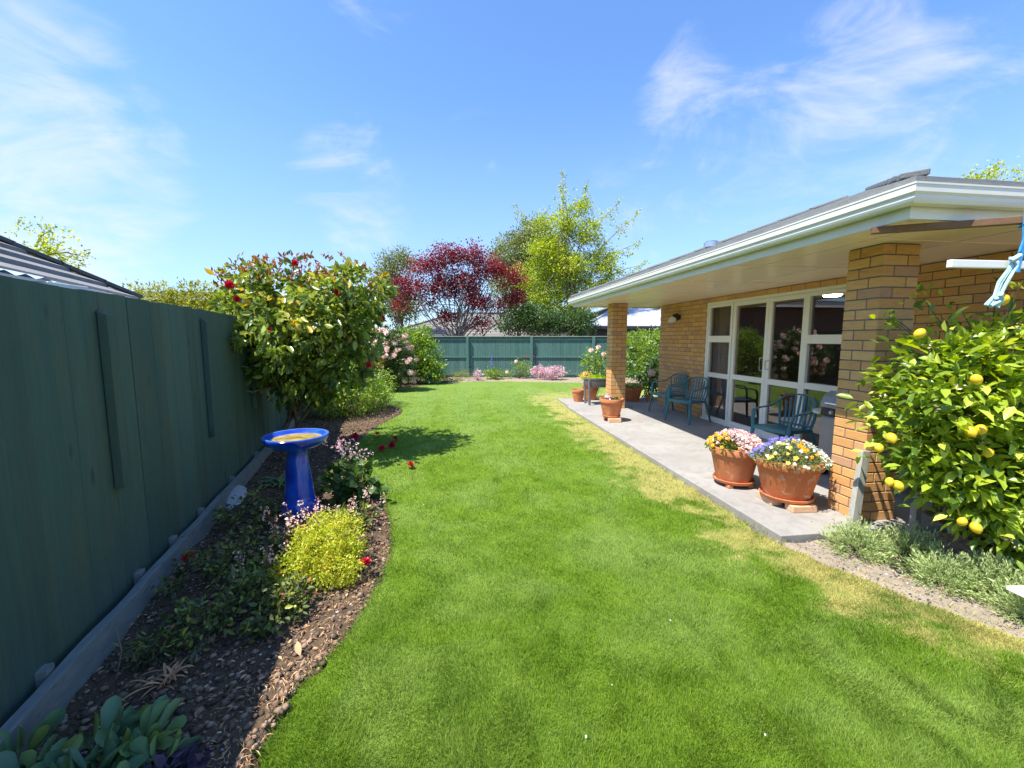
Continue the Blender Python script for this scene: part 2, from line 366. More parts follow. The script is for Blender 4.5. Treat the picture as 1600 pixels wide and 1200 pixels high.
M['camellia'] = leafmat('camellia_leaf_mat', [(0, (.05, .10, .02)), (.35, (.13, .20, .03)), (.72, (.27, .34, .05)), (.93, (.46, .48, .08)), (1, (.62, .42, .06))], .30, .38, .6)
M['camtip'] = leafmat('camellia_new_leaf_mat', [(0, (.20, .07, .025)), (.6, (.34, .12, .03)), (1, (.16, .17, .03))], .35, .35)
M['lemonleaf'] = leafmat('lemon_leaf_mat', [(0, (.08, .15, .02)), (.4, (.22, .32, .03)), (.75, (.40, .50, .045)), (1, (.60, .64, .10))], .33, .35, .5)
M['lemon'] = mottled('lemon_skin_mat', (.74, .45, .012), (.80, .54, .025), 3, .45, .4, 110, .5, .002)
M['red'] = leafmat('red_petal_mat', [(0, (.50, .006, .015)), (1, (.78, .02, .04))], .5, .3)
M['pink'] = leafmat('pale_pink_petal_mat', [(0, (.78, .46, .38)), (.5, (.86, .66, .56)), (1, (.90, .80, .72))], .6, .35)
M['mauve'] = leafmat('mauve_petal_mat', [(0, (.34, .13, .20)), (.4, (.66, .42, .46)), (1, (.84, .74, .74))], .6, .3)
M['rhodo'] = leafmat('rhododendron_leaf_mat', [(0, (.03, .07, .012)), (1, (.10, .16, .03))], .4, .25)
M['greenbush'] = leafmat('bush_leaf_mat', [(0, (.11, .20, .02)), (.6, (.22, .34, .035)), (1, (.40, .48, .08))], .45, .35)
M['hedgeyellow'] = leafmat('yellow_hedge_mat', [(0, (.13, .17, .02)), (.5, (.28, .31, .03)), (1, (.48, .46, .07))], .5, .35)
M['maple'] = leafmat('maple_leaf_mat', [(0, (.08, .016, .018)), (.5, (.20, .026, .030)), (1, (.38, .07, .05))], .5, .42)
M['gold'] = leafmat('golden_leaf_mat', [(0, (.13, .22, .02)), (.4, (.30, .40, .03)), (.8, (.52, .58, .06)), (1, (.60, .54, .10))], .5, .48)
M['conifer'] = leafmat('distant_leaf_mat', [(0, (.10, .15, .05)), (.5, (.20, .24, .06)), (1, (.32, .32, .09))], .6, .3)
M['darkgreen'] = leafmat('dark_leaf_mat', [(0, (.03, .08, .02)), (1, (.09, .17, .035))], .45, .3)
M['spirea'] = leafmat('spirea_leaf_mat', [(0, (.20, .27, .02)), (.5, (.48, .54, .04)), (.9, (.66, .64, .08)), (1, (.60, .34, .08))], .5, .4)
M['azalea'] = leafmat('azalea_leaf_mat', [(0, (.05, .07, .025)), (.5, (.11, .14, .04)), (.75, (.20, .26, .05)), (.9, (.44, .48, .08)), (.97, (.30, .12, .06)), (1, (.36, .16, .09))], .5, .25)
M['lav'] = leafmat('lavender_leaf_mat', [(0, (.20, .27, .10)), (.5, (.36, .45, .17)), (1, (.52, .58, .26))], .7, .25)
M['succ'] = leafmat('fleshy_leaf_mat', [(0, (.10, .19, .10)), (.6, (.17, .28, .12)), (1, (.30, .36, .07))], .45, .15)
M['heuchera'] = leafmat('lobed_leaf_mat', [(0, (.03, .08, .015)), (.7, (.08, .15, .025)), (1, (.30, .38, .08))], .45, .3)
M['blueflower'] = leafmat('blue_petal_mat', [(0, (.12, .11, .42)), (1, (.26, .24, .60))], .6, .3)
M['orange'] = leafmat('orange_petal_mat', [(0, (.85, .33, .01)), (1, (.88, .50, .02))], .6, .3)
M['yellow'] = leafmat('yellow_petal_mat', [(0, (.82, .58, .03)), (1, (.88, .74, .20))], .6, .3)
M['whitep'] = leafmat('white_petal_mat', [(0, (.72, .72, .66)), (1, (.85, .85, .80))], .6, .3)
M['straw'] = leafmat('straw_mat', [(0, (.26, .13, .06)), (.5, (.58, .32, .16)), (1, (.74, .50, .28))], .8, .15)
M['clod'] = leafmat('clod_mat', [(0, (.06, .042, .026)), (.5, (.15, .10, .062)), (1, (.34, .23, .15))], .95, 0)
M['pebble'] = leafmat('pebble_mat', [(0, (.05, .045, .04)), (.6, (.16, .15, .14)), (.9, (.30, .29, .28)), (1, (.55, .57, .62))], .8, 0)
M['purple'] = leafmat('purple_leaf_mat', [(0, (.03, .02, .035)), (1, (.09, .06, .10))], .5, .2)
M['paleRock'] = mottled('pale_rock_mat', (.36, .36, .36), (.48, .48, .47), 6, .85, .6, 50)
M['lettuce'] = leafmat('lettuce_mat', [(0, (.25, .42, .02)), (1, (.45, .60, .04))], .5, .45)

# ------------------------------------------------------------ foliage helpers
LEAF8V = np.array([[0, 0, 0], [-.36, .30, .05], [0, .30, -.03], [.36, .30, .05], [-.33, .66, .02], [0, .66, -.05], [.33, .66, .02], [0, 1, -.10]])
LEAF8F = np.array([[0, 2, 1], [0, 3, 2], [1, 2, 5], [1, 5, 4], [2, 3, 6], [2, 6, 5], [4, 5, 7], [5, 6, 7]])
LEAF4V = np.array([[0, 0, 0], [-.36, .48, .07], [.36, .48, .07], [0, 1, -.06]]); LEAF4F = np.array([[0, 2, 1], [1, 2, 3]])
LEAF9V = np.array([[0, 0, 0], [-.22, .40, .06], [0, .40, -.02], [.22, .40, .06], [-.40, .76, .03], [0, .78, -.05], [.40, .76, .03], [0, 1, -.07], [-.27, .93, -.02], [.27, .93, -.02]])
LEAF9F = np.array([[0, 2, 1], [0, 3, 2], [1, 2, 5], [1, 5, 4], [2, 3, 6], [2, 6, 5], [4, 5, 8], [5, 6, 9], [5, 7, 8], [5, 9, 7]])
def norm(a): return a / (np.linalg.norm(a, axis=-1, keepdims=True) + 1e-9)
def leaves(C, D, size, wid=.5, up=.6, tpl=8, spread=.8, droop=0., rnd=None):
    """leaf blades at centres C pointing roughly along D; normals roughly up"""
    n = len(C); D = norm(D + rng.normal(0, spread, (n, 3)) + [0, 0, -droop])
    nn = rng.normal(0, 1, (n, 3)); nn = norm(nn) * (1 - up) + np.array([0, 0, 1.]) * up; nn += 1e-3
    X = norm(np.cross(D, nn)); Nn = np.cross(X, D)
    T, Fc = {8: (LEAF8V, LEAF8F), 9: (LEAF9V, LEAF9F)}.get(tpl, (LEAF4V, LEAF4F))
    s = np.asarray(size) * rng.uniform(.65, 1.25, n)
    V = C[:, None] + s[:, None, None] * (T[None, :, 0, None] * X[:, None] * 2 * wid + (T[None, :, 1, None] - .3) * D[:, None] + T[None, :, 2, None] * Nn[:, None] * 1.5)
    k = len(T); F = (Fc[None] + (np.arange(n) * k)[:, None, None]).reshape(-1, 3)
    r = rng.random(n) if rnd is None else rnd
    return V.reshape(-1, 3), F, np.repeat(r, k)
def clumps(lobes, n, shell=.35):
    """lobes: (cx,cy,cz,rx,ry,rz). n points through the lobes, most of them near the outside"""
    L = np.array(lobes, float); vol = L[:, 3] * L[:, 4] * L[:, 5]; vol = vol ** .75
    idx = rng.choice(len(L), n, p=vol / vol.sum()); d = norm(rng.normal(size=(n, 3)))
    rr = rng.random(n) ** shell
    return L[idx, :3] + d * L[idx, 3:] * rr[:, None], d
def crown(lobes, n, per, crad, size, shell=.35, **kw):
    C, D = clumps(lobes, n, shell)
    tone = rng.normal(0, .16, n)
    per_ = rng.poisson(per, n) + 1; idx = np.repeat(np.arange(n), per_)
    off = rng.normal(0, crad, (len(idx), 3)) * [1, 1, .8]
    P_ = C[idx] + off; Dv = D[idx] * .8 + norm(off) * .6
    r = np.clip(rng.random(len(idx)) * .75 + .12 + tone[idx], 0, 1)
    return leaves(P_, Dv, size, rnd=r, **kw), C, D
def limbs(mb, base, top, C, r0, n=30, low=.25, jitter=.08, rt=.25, rtw=.006, seg=5):
    """trunk from base to top with limbs reaching out to clump centres C"""
    base = np.array(base, float); top = np.array(top, float)
    k = 7; pts = [base + (top - base) * t + (rng.normal(0, jitter, 3) * [1, 1, .2] if 0 < t else 0) for t in np.linspace(0, 1, k)]
    mb.tube(pts, [r0 * (1 - (1 - rt) * i / (k - 1)) for i in range(k)], 9)
    for c in C[rng.choice(len(C), min(n, len(C)), replace=False)]:
        t = rng.uniform(low, .95); f = t * (k - 1); i = int(f); s = pts[i] + (pts[min(i + 1, k - 1)] - pts[i]) * (f - i)
        L = np.linalg.norm(c - s); mid = s * .5 + c * .5 + np.array([0, 0, -.08 * L]) + rng.normal(0, .05 * L, 3)
        q = [s, s * .55 + mid * .45 + rng.normal(0, .02 * L, 3), mid, mid * .45 + c * .55 + rng.normal(0, .03 * L, 3), c]
        ra = r0 * (1 - (1 - rt) * t) * .5
        mb.tube(q, [ra, ra * .7, ra * .5, ra * .3 + rtw * .4, rtw * .5], seg)
def stack(parts):
    V = []; F = []; Rr = []; b = 0
    for v, f, r in parts: V.append(v); F.append(f + b); Rr.append(r); b += len(v)
    return np.concatenate(V), np.concatenate(F), np.concatenate(Rr)
def in_poly(x, y, poly):
    ins = np.zeros(len(x), bool); p = np.array(poly); j = len(p) - 1
    for i in range(len(p)):
        xi, yi = p[i]; xj, yj = p[j]
        c = ((yi > y) != (yj > y)) & (x < (xj - xi) * (y - yi) / (yj - yi + 1e-12) + xi); ins ^= c; j = i
    return ins
def smooth_line(pts, n=6):
    out = []; p = [np.array(q, float) for q in pts]
    for i in range(len(p) - 1):
        a = p[max(i - 1, 0)]; b = p[i]; c = p[i + 1]; d = p[min(i + 2, len(p) - 1)]
        for t in np.linspace(0, 1, n, endpoint=False):
            out.append(.5 * ((2 * b) + (c - a) * t + (2 * a - 5 * b + 4 * c - d) * t * t + (-a + 3 * b - 3 * c + d) * t ** 3))
    out.append(p[-1]); return [tuple(q) for q in out]
# ============================================================ THE SETTING
def struct(o): o['kind'] = 'structure'; return o
mb = MB(); mb.add([(-600, -400, -.09), (600, -400, -.09), (600, 900, -.09), (-600, 900, -.09)], [(0, 1, 2, 3)])
struct(mb.build('ground', M['earth']))
FX = lambda y: -1.46 - .2 * y                                   # left fence line
LEFT = smooth_line([(-1.05, -3), (-.95, 0), (-.80, 1.3), (-.77, 1.52), (-.74, 1.83), (-.63, 2.13), (-.53, 2.63), (-.52, 3.22), (-.70, 4.01), (-1.01, 4.79), (-1.40, 5.61),
                    (-1.52, 6.8), (-1.42, 7.87), (-1.24, 8.7), (-1.18, 9.3), (-1.40, 9.9), (-1.85, 10.7), (-2.2, 11.9), (-2.05, 13.2), (-1.45, 14.2), (-.28, 15.2), (.7, 15.6), (1.7, 15.6), (3.1, 15.1), (4.4, 14.7), (6.2, 14.0)])
RIGHT = [(6.6, 12.5), (6.6, 10.7), (2.68, 10.5), (2.60, 9.3), (2.53, 6), (2.52, 4), (2.50, 3.2), (2.46, 2.95), (2.58, 2.55), (2.75, 2.16), (2.88, 1.88), (3.0, 1.68), (3.2, 1.35), (3.6, .6), (4.0, -1), (4.2, -3)]
LAWN = [(x, y) for x, y in LEFT] + RIGHT
wob = lambda x, y: (x + .018 * math.sin(y * 23 + x * 9) + .012 * math.sin(y * 51), y + .015 * math.sin(x * 31))
def dense(poly, st=.08):
    out = []
    for i in range(len(poly)):
        a, b = poly[i], poly[(i + 1) % len(poly)]; n = max(1, int(math.dist(a, b) / st))
        out += [(a[0] + (b[0] - a[0]) * k / n, a[1] + (b[1] - a[1]) * k / n) for k in range(n)]
    return out
LAWNW = [wob(*p) for p in dense(LAWN)]
import bmesh
def sheet(name, poly, z, m, skirt=.05):
    bm = bmesh.new(); top = [bm.verts.new((x, y, z)) for x, y in poly]; bot = [bm.verts.new((x, y, z - skirt)) for x, y in poly]
    n = len(poly)
    for i in range(n): bm.faces.new((top[i], top[(i + 1) % n], bot[(i + 1) % n], bot[i]))
    f = bm.faces.new(top); bmesh.ops.triangulate(bm, faces=[f]); bmesh.ops.recalc_face_normals(bm, faces=bm.faces)
    me = bpy.data.meshes.new(name); bm.to_mesh(me); bm.free(); return link(name, me, m)
struct(sheet('lawn', LAWNW, 0.0, M['lawn']))
def vnoise(x, y, s, seed=0):
    r = np.random.default_rng(seed); g = r.random((64, 64)); u = (x * s) % 64; v = (y * s) % 64
    i = u.astype(int); j = v.astype(int); fu = u - i; fv = v - j; fu = fu * fu * (3 - 2 * fu); fv = fv * fv * (3 - 2 * fv); i2 = (i + 1) % 64; j2 = (j + 1) % 64
    return (g[i, j] * (1 - fu) + g[i2, j] * fu) * (1 - fv) + (g[i, j2] * (1 - fu) + g[i2, j2] * fu) * fv
def soil_h(x, y):
    return -.045 + .05 * vnoise(x, y, 1.3, 1) + .028 * vnoise(x, y, 7, 2) + .020 * vnoise(x, y, 23, 3)
def soil_grid(name, x0, x1, y0, y1, st, m, amp=1., z=0., cut=None):
    xs = np.arange(x0, x1, st); ys = np.arange(y0, y1, st); X, Y = np.meshgrid(xs, ys); x = X.ravel(); y = Y.ravel()
    h = soil_h(x, y) * amp + z; h[in_poly(x, y, LAWN)] = -.06
    n = len(xs); k = len(ys); a = (np.arange(k - 1)[:, None] * n + np.arange(n - 1)[None]).ravel()
    F = np.stack([a, a + 1, a + n + 1, a + n], 1)
    if cut is not None:
        cx = x[a] + st / 2; cy = y[a] + st / 2; F = F[~cut(cx, cy)]
    return struct(mesh_np(name, np.stack([x, y, h], 1), F, m, smooth_=True))
soil_grid('garden_bed', -6.2, -.3, .2, 18.4, .045, M['soil'], cut=lambda x, y: x < -1.46 - .2 * y - .3)
soil_grid('back_bed', -.3, 9.5, 13.2, 18.0, .06, M['drysoil'])
soil_grid('side_bed', 2.3, 7.0, -2.0, 2.84, .04, M['drysoil'], .7, .01)
# patio slab with a second slab beyond the far post
mb = MB(); mb.box(2.545, 4.86, 2.84, 6.05, -.08, .05); mb.box(2.545, 4.86, 6.056, 9.33, -.08, .05); mb.box(2.62, 11.0, 9.36, 10.55, -.08, .045)
struct(mb.build('patio', M['concrete'], bevel=.006))
# neighbours' ground is the same sheet

# ------------------------------------------------------------ the brick house
def bricks(mbk, mbm, o, d, nrm, L, z0, courses, holes=(), depth=.11, off=0., rl=.23):
    o = np.array(o, float); d = np.array(d, float); nrm = np.array(nrm, float); pitch = rl + .01
    def bx(mb_, u0, u1, z0_, z1_, w0, w1, r):
        vs = []
        for z in (z0_, z1_):
            for w_ in (w0, w1):
                for u in (u0, u1): p = o + d * u + nrm * w_; vs.append((p[0], p[1], z))
        mb_.add(vs, [(0, 2, 3, 1), (4, 5, 7, 6), (0, 1, 5, 4), (2, 6, 7, 3), (0, 4, 6, 2), (1, 3, 7, 5)], r)
    for c in range(courses):
        za = z0 + c * .086; zb = za + .076; iv = [(0, L)]
        for (a, b, h0, h1) in holes:
            if zb > h0 and za < h1:
                iv = [q for (s, e) in iv for q in ((s, min(e, a)), (max(s, b), e)) if q[1] - q[0] > .01]
        for s, e in iv:
            bx(mbm, s + .003, e - .003, za - .005, zb + .005, -depth, -.006, 0)
            k = math.floor((s - off) / pitch) - 1; u = off + k * pitch + (pitch / 2 if c % 2 else 0)
            while u < e:
                a = max(u, s); b = min(u + rl, e)
                if b - a > .02:
                    j = random.uniform(-.0012, .0012)
                    bx(mbk, a, b, za, zb, -depth + .02, j, random.random())
                u += pitch
house = empty('brick_house', (4.8, 6.0, 0), 'yellow brick house with cream eaves, glazed doors and covered concrete patio', 'house')
def hb(mb, name, m, parent=house, **kw):
    """build in world coordinates, then parent without moving"""
    o = mb.build(name, m, parent, **kw); o.matrix_parent_inverse = house.matrix_basis.inverted() if parent is house else Matrix()
    return o
bpy.context.view_layer.update()
WX = 4.80; WY0, WY1 = 4.46, 7.52; WZ = 2.286
bk = MB(); bm_ = MB()
bricks(bk, bm_, (WX, 2.62), (0, 1), (-1, 0), 6.73, .05, 27, holes=[(WY0 - 2.62, WY1 - 2.62, 0, WZ - .005)])
bricks(bk, bm_, (WX + .11, 9.35), (1, 0), (0, 1), 6.2, .05, 27); bricks(bk, bm_, (WX + .11, 2.62), (1, 0), (0, -1), 6.2, .05, 27)
bm_.box(10.9, 11.1, 2.73, 9.24, 0, 2.36)
wall = hb(bk, 'wall', M['brick']); hb(bm_, 'mortar', M['mortar'], wall)
def pillar(px, py, w_=.34, l=.31):
    a = MB(); b = MB(); b.box(px + .006, px + w_ - .006, py + .006, py + l - .006, .045, 2.372)
    for c in range(27):
        z0 = .05 + c * .086; z1 = z0 + .076; t = .105; r = [random.random() for _ in range(4)]
        if c % 2: q = [(0, w_ - t - .01, 0, t), (w_ - t, w_, 0, l - t - .01), (t + .01, w_, l - t, l), (0, t, t + .01, l)]
        else: q = [(t + .01, w_, 0, t), (w_ - t, w_, t + .01, l), (0, w_ - t - .01, l - t, l), (0, t, 0, l - t - .01)]
        for (x0, x1, y0, y1), rr in zip(q, r): a.box(px + x0, px + x1, py + y0, py + y1, z0, z1, rr)
    p = hb(a, 'pillar', M['brick'], bevel=.004); hb(b, 'mortar', M['mortar'], p); return p
pillar(3.41, 2.99); pillar(3.41, 8.80)
# eaves
mb = MB()
for q in [(2.80, 4.84, 2.32, 9.74), (4.84, 11.0, 2.32, 2.70), (4.84, 11.0, 9.28, 9.74)]: mb.box(*q, 2.372, 2.392)
for y in np.arange(2.9, 9.6, 1.2): mb.box(2.81, 4.79, y - .012, y + .012, 2.3675, 2.3715)
for x in (3.2, 3.95): mb.box(x - .008, x + .008, 2.35, 9.7, 2.3665, 2.371)
hb(mb, 'soffit', M['soffit'])
def ring(d, z, xe=11.3): return [(xe, 2.2 + d, z), (2.68 + d, 2.2 + d, z), (2.68 + d, 9.85 - d, z), (xe, 9.85 - d, z)]
def sweep(mb, prof):
    vs = []; 
    for d, z in prof: vs += ring(d, z)
    n = len(prof)
    for i in range(n):
        j = (i + 1) % n
        mb.add([vs[i * 4 + k] for k in range(4)] + [vs[j * 4 + k] for k in range(4)], [(k, k + 1, 5 + k, 4 + k) for k in range(3)])
mb = MB(); sweep(mb, [(.104, 2.345), (.104, 2.50), (.128, 2.50), (.128, 2.345)]); hb(mb, 'fascia', M['gutter'])
mb = MB(); sweep(mb, [(.100, 2.515), (.096, 2.515), (.096, 2.418), (.030, 2.414), (.022, 2.425), (.016, 2.44), (.016, 2.458), (.004, 2.472), (.004, 2.510), (0, 2.514), (0, 2.524), (.014, 2.524), (.014, 2.512), (.022, 2.47), (.036, 2.43), (.090, 2.424), (.090, 2.515)])
hb(mb, 'gutter', M['gutter'])
mb = MB(); SL = .365; EX, EY0, EY1, EZ = 2.70, 2.22, 9.83, 2.535
def rrow(a, b, c, d, r=0): mb.add([a, b, c, d], [(0, 1, 2, 3)], r)
nr = 13; st = (EY1 - EY0) / 2 / nr
for k in range(nr):
    t0, t1 = k * st, (k + 1) * st; z0, z1 = EZ + SL * t0, EZ + SL * t1; up = .028
    A = (EX + t0, EY0 + t0, z0 + up); B = (EX + t0, EY1 - t0, z0 + up); C = (EX + t1, EY1 - t1, z1); D = (EX + t1, EY0 + t1, z1)
    A0 = (A[0], A[1], z0 - .03); B0 = (B[0], B[1], z0 - .03); rrow(A, B, C, D); rrow(B, A, A0, B0)
    X1 = 13.0
    A = (EX + t0, EY0 + t0, z0 + up); B = (X1, EY0 + t0, z0 + up); C = (X1, EY0 + t1, z1); D = (EX + t1, EY0 + t1, z1); rrow(D, C, B, A); rrow(A, B, (B[0], B[1], z0 - .03), (A[0], A[1], z0 - .03))
    A = (EX + t0, EY1 - t0, z0 + up); B = (X1, EY1 - t0, z0 + up); C = (X1, EY1 - t1, z1); D = (EX + t1, EY1 - t1, z1); rrow(A, B, C, D); rrow(B, A, (A[0], A[1], z0 - .03), (B[0], B[1], z0 - .03))
roof = hb(mb, 'roof', M['roof'])
for s in (0, 1):
    mb = MB()
    for k in range(12):
        t0 = k * .32; t1 = t0 + .36
        if t1 > 3.8: break
        if s == 0 and k == 0: t0, t1 = -.02, .13
        f = lambda t, u: (EX + t, (EY0 + t) if s == 0 else (EY1 - t), EZ + SL * t + u)
        mb.beam(f(t0 + .06, .040), f(t1 + .06, .028), .13, .035)
    hb(mb, 'ridge_cap', M['roof'], roof, bevel=.006)
mb = MB(); mb.lathe([(0, .16), (.10, .15), (.12, .13), (.12, .05), (.085, .04), (.085, -.45), (0, -.45)], 24, (4.35, 6.78, 3.10)); hb(mb, 'flue', M['chrome'], roof)
# glazing: frames set into the opening
GX = WX + .055
def fr(mb, y0, y1, z0, z1, dx=0.): mb.box(WX + .012 + dx, WX + .085 - dx * .5, y0, y1, z0, z1)
def unit(name, y0, y1, splits, fw, door=False):
    """one glazed leaf between y0<y1; splits = heights of its transoms"""
    mb = MB(); g = MB(); z0, z1 = .085, 2.235; b = .03
    dx = .012 if door else 0.
    fr(mb, y0, y0 + fw, z0, z1, dx); fr(mb, y1 - fw, y1, z0, z1, dx); fr(mb, y0 + fw + .0005, y1 - fw - .0005, z0, z0 + fw * .9, dx); fr(mb, y0 + fw + .0005, y1 - fw - .0005, z1 - fw, z1, dx)
    for s, h in splits: fr(mb, y0 + fw + .0005, y1 - fw - .0005, s - h / 2, s + h / 2, dx)
    u = hb(mb, name, M['cream'], bevel=.004)
    g.add([(GX, y0 + fw - .01, z0 + .02), (GX, y0 + fw - .01, z1 - .02), (GX, y1 - fw + .01, z1 - .02), (GX, y1 - fw + .01, z0 + .02)], [(0, 1, 2, 3)])
    hb(g, 'pane', M['glass'], u); return u
mb = MB()   # fixed outer frame
mb.box(WX + .004, WX + .10, WY0, WY1, 2.238, 2.284); mb.box(WX - .03, WX + .10, WY0, WY1, .052, .082); mb.box(WX + .004, WX + .10, WY0, WY0 + .035, .083, 2.237); mb.box(WX + .004, WX + .10, WY1 - .035, WY1, .083, 2.237)
hb(mb, 'door_frame', M['cream'], bevel=.003)
unit('window', 6.775, 7.48, [(1.60, .12), (.925, .085)], .05)
d1 = unit('door', 5.935, 6.77, [(.94, .085)], .065, True); d2 = unit('door', 5.225, 5.93, [(.94, .085)], .065, True)
unit('window', 4.50, 5.22, [(1.60, .12), (.955, .085)], .05)
mb = MB(); mb.tube([(WX + .02, 5.87, 1.13), (WX - .035, 5.87, 1.14), (WX - .04, 5.87, 1.2), (WX - .035, 5.87, 1.26), (WX + .02, 5.87, 1.27)], .009, 6); hb(mb, 'handle', M['gutter'], d2)
mb = MB(); mb.tube([(WX + .02, 6.00, 1.10), (WX - .03, 6.00, 1.11), (WX - .03, 6.00, 1.30), (WX + .02, 6.00, 1.31)], .009, 6); hb(mb, 'handle', M['gutter'], d1)
# room behind the glass
mb = MB()
for q in [(8.2, 8.3, 3.0, 9.1, .05, 2.36), (4.95, 8.2, 9.0, 9.1, .05, 2.36), (4.95, 8.2, 3.0, 3.1, .05, 2.36), (4.95, 8.2, 3.1, 9.0, 2.31, 2.355)]: mb.box(*q)
hb(mb, 'interior_wall', M['interior'])
mb = MB(); mb.box(4.93, 8.19, 3.11, 8.99, .0, .055); hb(mb, 'interior_floor', M['carpet'])
def curtain(y0, y1, x, amp=.03, n=60):
    mb = MB(); vs = []
    for k in range(n + 1):
        y = y0 + (y1 - y0) * k / n; xx = x + amp * math.sin(k * .95) + .01 * math.sin(k * 2.3); vs += [(xx, y, .10), (xx, y, 2.25)]
    mb.add(vs, [(2 * k, 2 * k + 2, 2 * k + 3, 2 * k + 1) for k in range(n)], 0, True); hb(mb, 'curtain', M['curtain'])
curtain(6.80, 7.46, WX + .15); curtain(4.50, 4.62, WX + .2, .02, 20)
mb = MB(); mb.lathe([(0, 0), (.09, -.005), (.11, -.03), (.12, -.012), (.13, 0)], 24, (6.0, 6.03, 2.307)); lt = hb(mb, 'ceiling_light', M['lit'])
# outside lamp on the wall and small light under the soffit
mb = MB(); mb.tube([(WX - .0, 8.50, 2.06), (WX - .05, 8.50, 2.06)], [.05, .045], 16); mb.tube([(WX - .04, 8.50, 2.08), (WX - .10, 8.50, 2.06), (WX - .16, 8.50, 2.02)], [.075, .085, .05], 16)
lo = hb(mb, 'wall_lamp', M['black']); mb = MB(); mb.tube([(WX - .12, 8.50, 2.03), (WX - .20, 8.50, 2.0), (WX - .24, 8.50, 1.97)], [.07, .065, .03], 16); hb(mb, 'lamp_glass', M['lampglass'], lo)
mb = MB(); mb.lathe([(0, 0), (.07, 0), (.075, -.03), (.09, -.035), (.09, -.06), (.05, -.075), (0, -.078)], 20, (4.80, 9.56, 2.371)); hb(mb, 'soffit_light', M['white'])

# ------------------------------------------------------------ fences
D = np.array([-.1961, .9806]); NRM = np.array([.9806, .1961])
def on_left(s, off=0.):      # point on the left fence, s metres along, off metres towards the lawn
    p = np.array([FX(-3), -3.]) + D * s + NRM * off; return p
lf = empty('timber_fence', (FX(0), 0, 0), 'dark green stained paling fence along the left side, in shade', 'fence')
mb = MB(); s = 0.
while s < 21.4:
    wd = .148; a = on_left(s, random.uniform(-.0025, .0025)); j = random.uniform(-.006, .006); ang = math.atan2(D[1], D[0])
    Mx = Matrix.Translation((a[0], a[1], 0)) @ Matrix.Rotation(ang + random.uniform(-.012, .012), 4, 'Z')
    mb.box(0, wd - .0012, -.01, .01, .02, 1.87 + j, random.random(), Mx); s += wd
def lb(mb, name, m, **kw):
    o = mb.build(name, m, lf, **kw); o.matrix_parent_inverse = Matrix.Translation((FX(0), 0, 0)).inverted(); return o
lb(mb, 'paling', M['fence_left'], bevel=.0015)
mb = MB(); s = .03
while s < 12:
    for zr in (.36, 1.0, 1.60):
        for ds in (0, .085):
            a = on_left(s + ds, .0125); z = zr + random.uniform(-.02, .02); q = [(-.0035, -.0035), (.0035, -.0035), (.0035, .0035), (-.0035, .0035)]
            mb.add([(a[0] + D[0] * u, a[1] + D[1] * u, z + w_) for u, w_ in q], [(0, 1, 2, 3), (3, 2, 1, 0)][:1])
    s += .148
nl_ = lb(mb, 'nail', M['ridge']); nl_['kind'] = 'stuff'
sl = lambda y: (y + 3) / D[1]
for y, zb, zt in [(-1.9, .6, 1.75), (-.35, .6, 1.75), (1.15, .6, 1.76), (2.66, .74, 1.765), (4.16, .70, 1.79), (5.7, .7, 1.78), (7.2, .7, 1.78), (8.8, .7, 1.78), (10.4, .7, 1.78), (12, .7, 1.78), (13.6, .7, 1.78), (15.2, .7, 1.78)]:
    mb = MB(); a = on_left(sl(y), .012); Mx = Matrix.Translation((a[0], a[1], 0)) @ Matrix.Rotation(math.atan2(D[1], D[0]), 4, 'Z')
    # rectangular batten with a slanted top
    vs = [(-.035, 0, zb), (.035, 0, zb), (.035, -.045, zb), (-.035, -.045, zb), (-.035, 0, zt), (.035, 0, zt), (.035, -.045, zt - .022), (-.035, -.045, zt - .022)]
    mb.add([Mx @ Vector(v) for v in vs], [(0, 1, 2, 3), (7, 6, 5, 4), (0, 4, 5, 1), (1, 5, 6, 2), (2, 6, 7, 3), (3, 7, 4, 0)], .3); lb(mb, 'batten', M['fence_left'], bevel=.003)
mb = MB(); a = on_left(0, -.06); b = on_left(21.4, -.06)
for z in (.35, 1.0, 1.6): mb.beam((a[0], a[1], z), (b[0], b[1], z), .07, .09)
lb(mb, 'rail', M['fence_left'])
eg = empty('edging_board', (*on_left(0, .07), 0), 'low grey timber edging board at the foot of the left fence', 'edging')
def eb(mb, name, m, **kw):
    o = mb.build(name, m, eg, **kw); p = on_left(0, .07); o.matrix_parent_inverse = Matrix.Translation((p[0], p[1], 0)).inverted(); return o
for i, (y0, y1) in enumerate([(-3, .4), (.41, 3.22), (3.235, 7.2), (7.21, 11.5), (11.51, 17.6)]):
    mb = MB(); n = 24; pts = []
    o_ = .075 + (.012 if i % 2 else 0)
    for k in range(n + 1):
        y = y0 + (y1 - y0) * k / n; a = on_left(sl(y), o_ + .004 * math.sin(k * .8)); pts.append((a, .145 + .004 * math.sin(k * 1.3 + i)))
    vs = []
    for a, zt in pts:
        vs += [(a[0] - NRM[0] * .024, a[1] - NRM[1] * .024, -.06), (a[0] - NRM[0] * .024, a[1] - NRM[1] * .024, zt), (a[0] + NRM[0] * .024, a[1] + NRM[1] * .024, zt), (a[0] + NRM[0] * .034, a[1] + NRM[1] * .034, -.06)]
    fs = [(4 * k + j, 4 * k + (j + 1) % 4, 4 * k + 4 + (j + 1) % 4, 4 * k + 4 + j) for k in range(n) for j in range(4)] + [(0, 1, 2, 3), (4 * n + 3, 4 * n + 2, 4 * n + 1, 4 * n)]
    mb.add(vs, fs); eb(mb, 'board', M['edging'], bevel=.003)
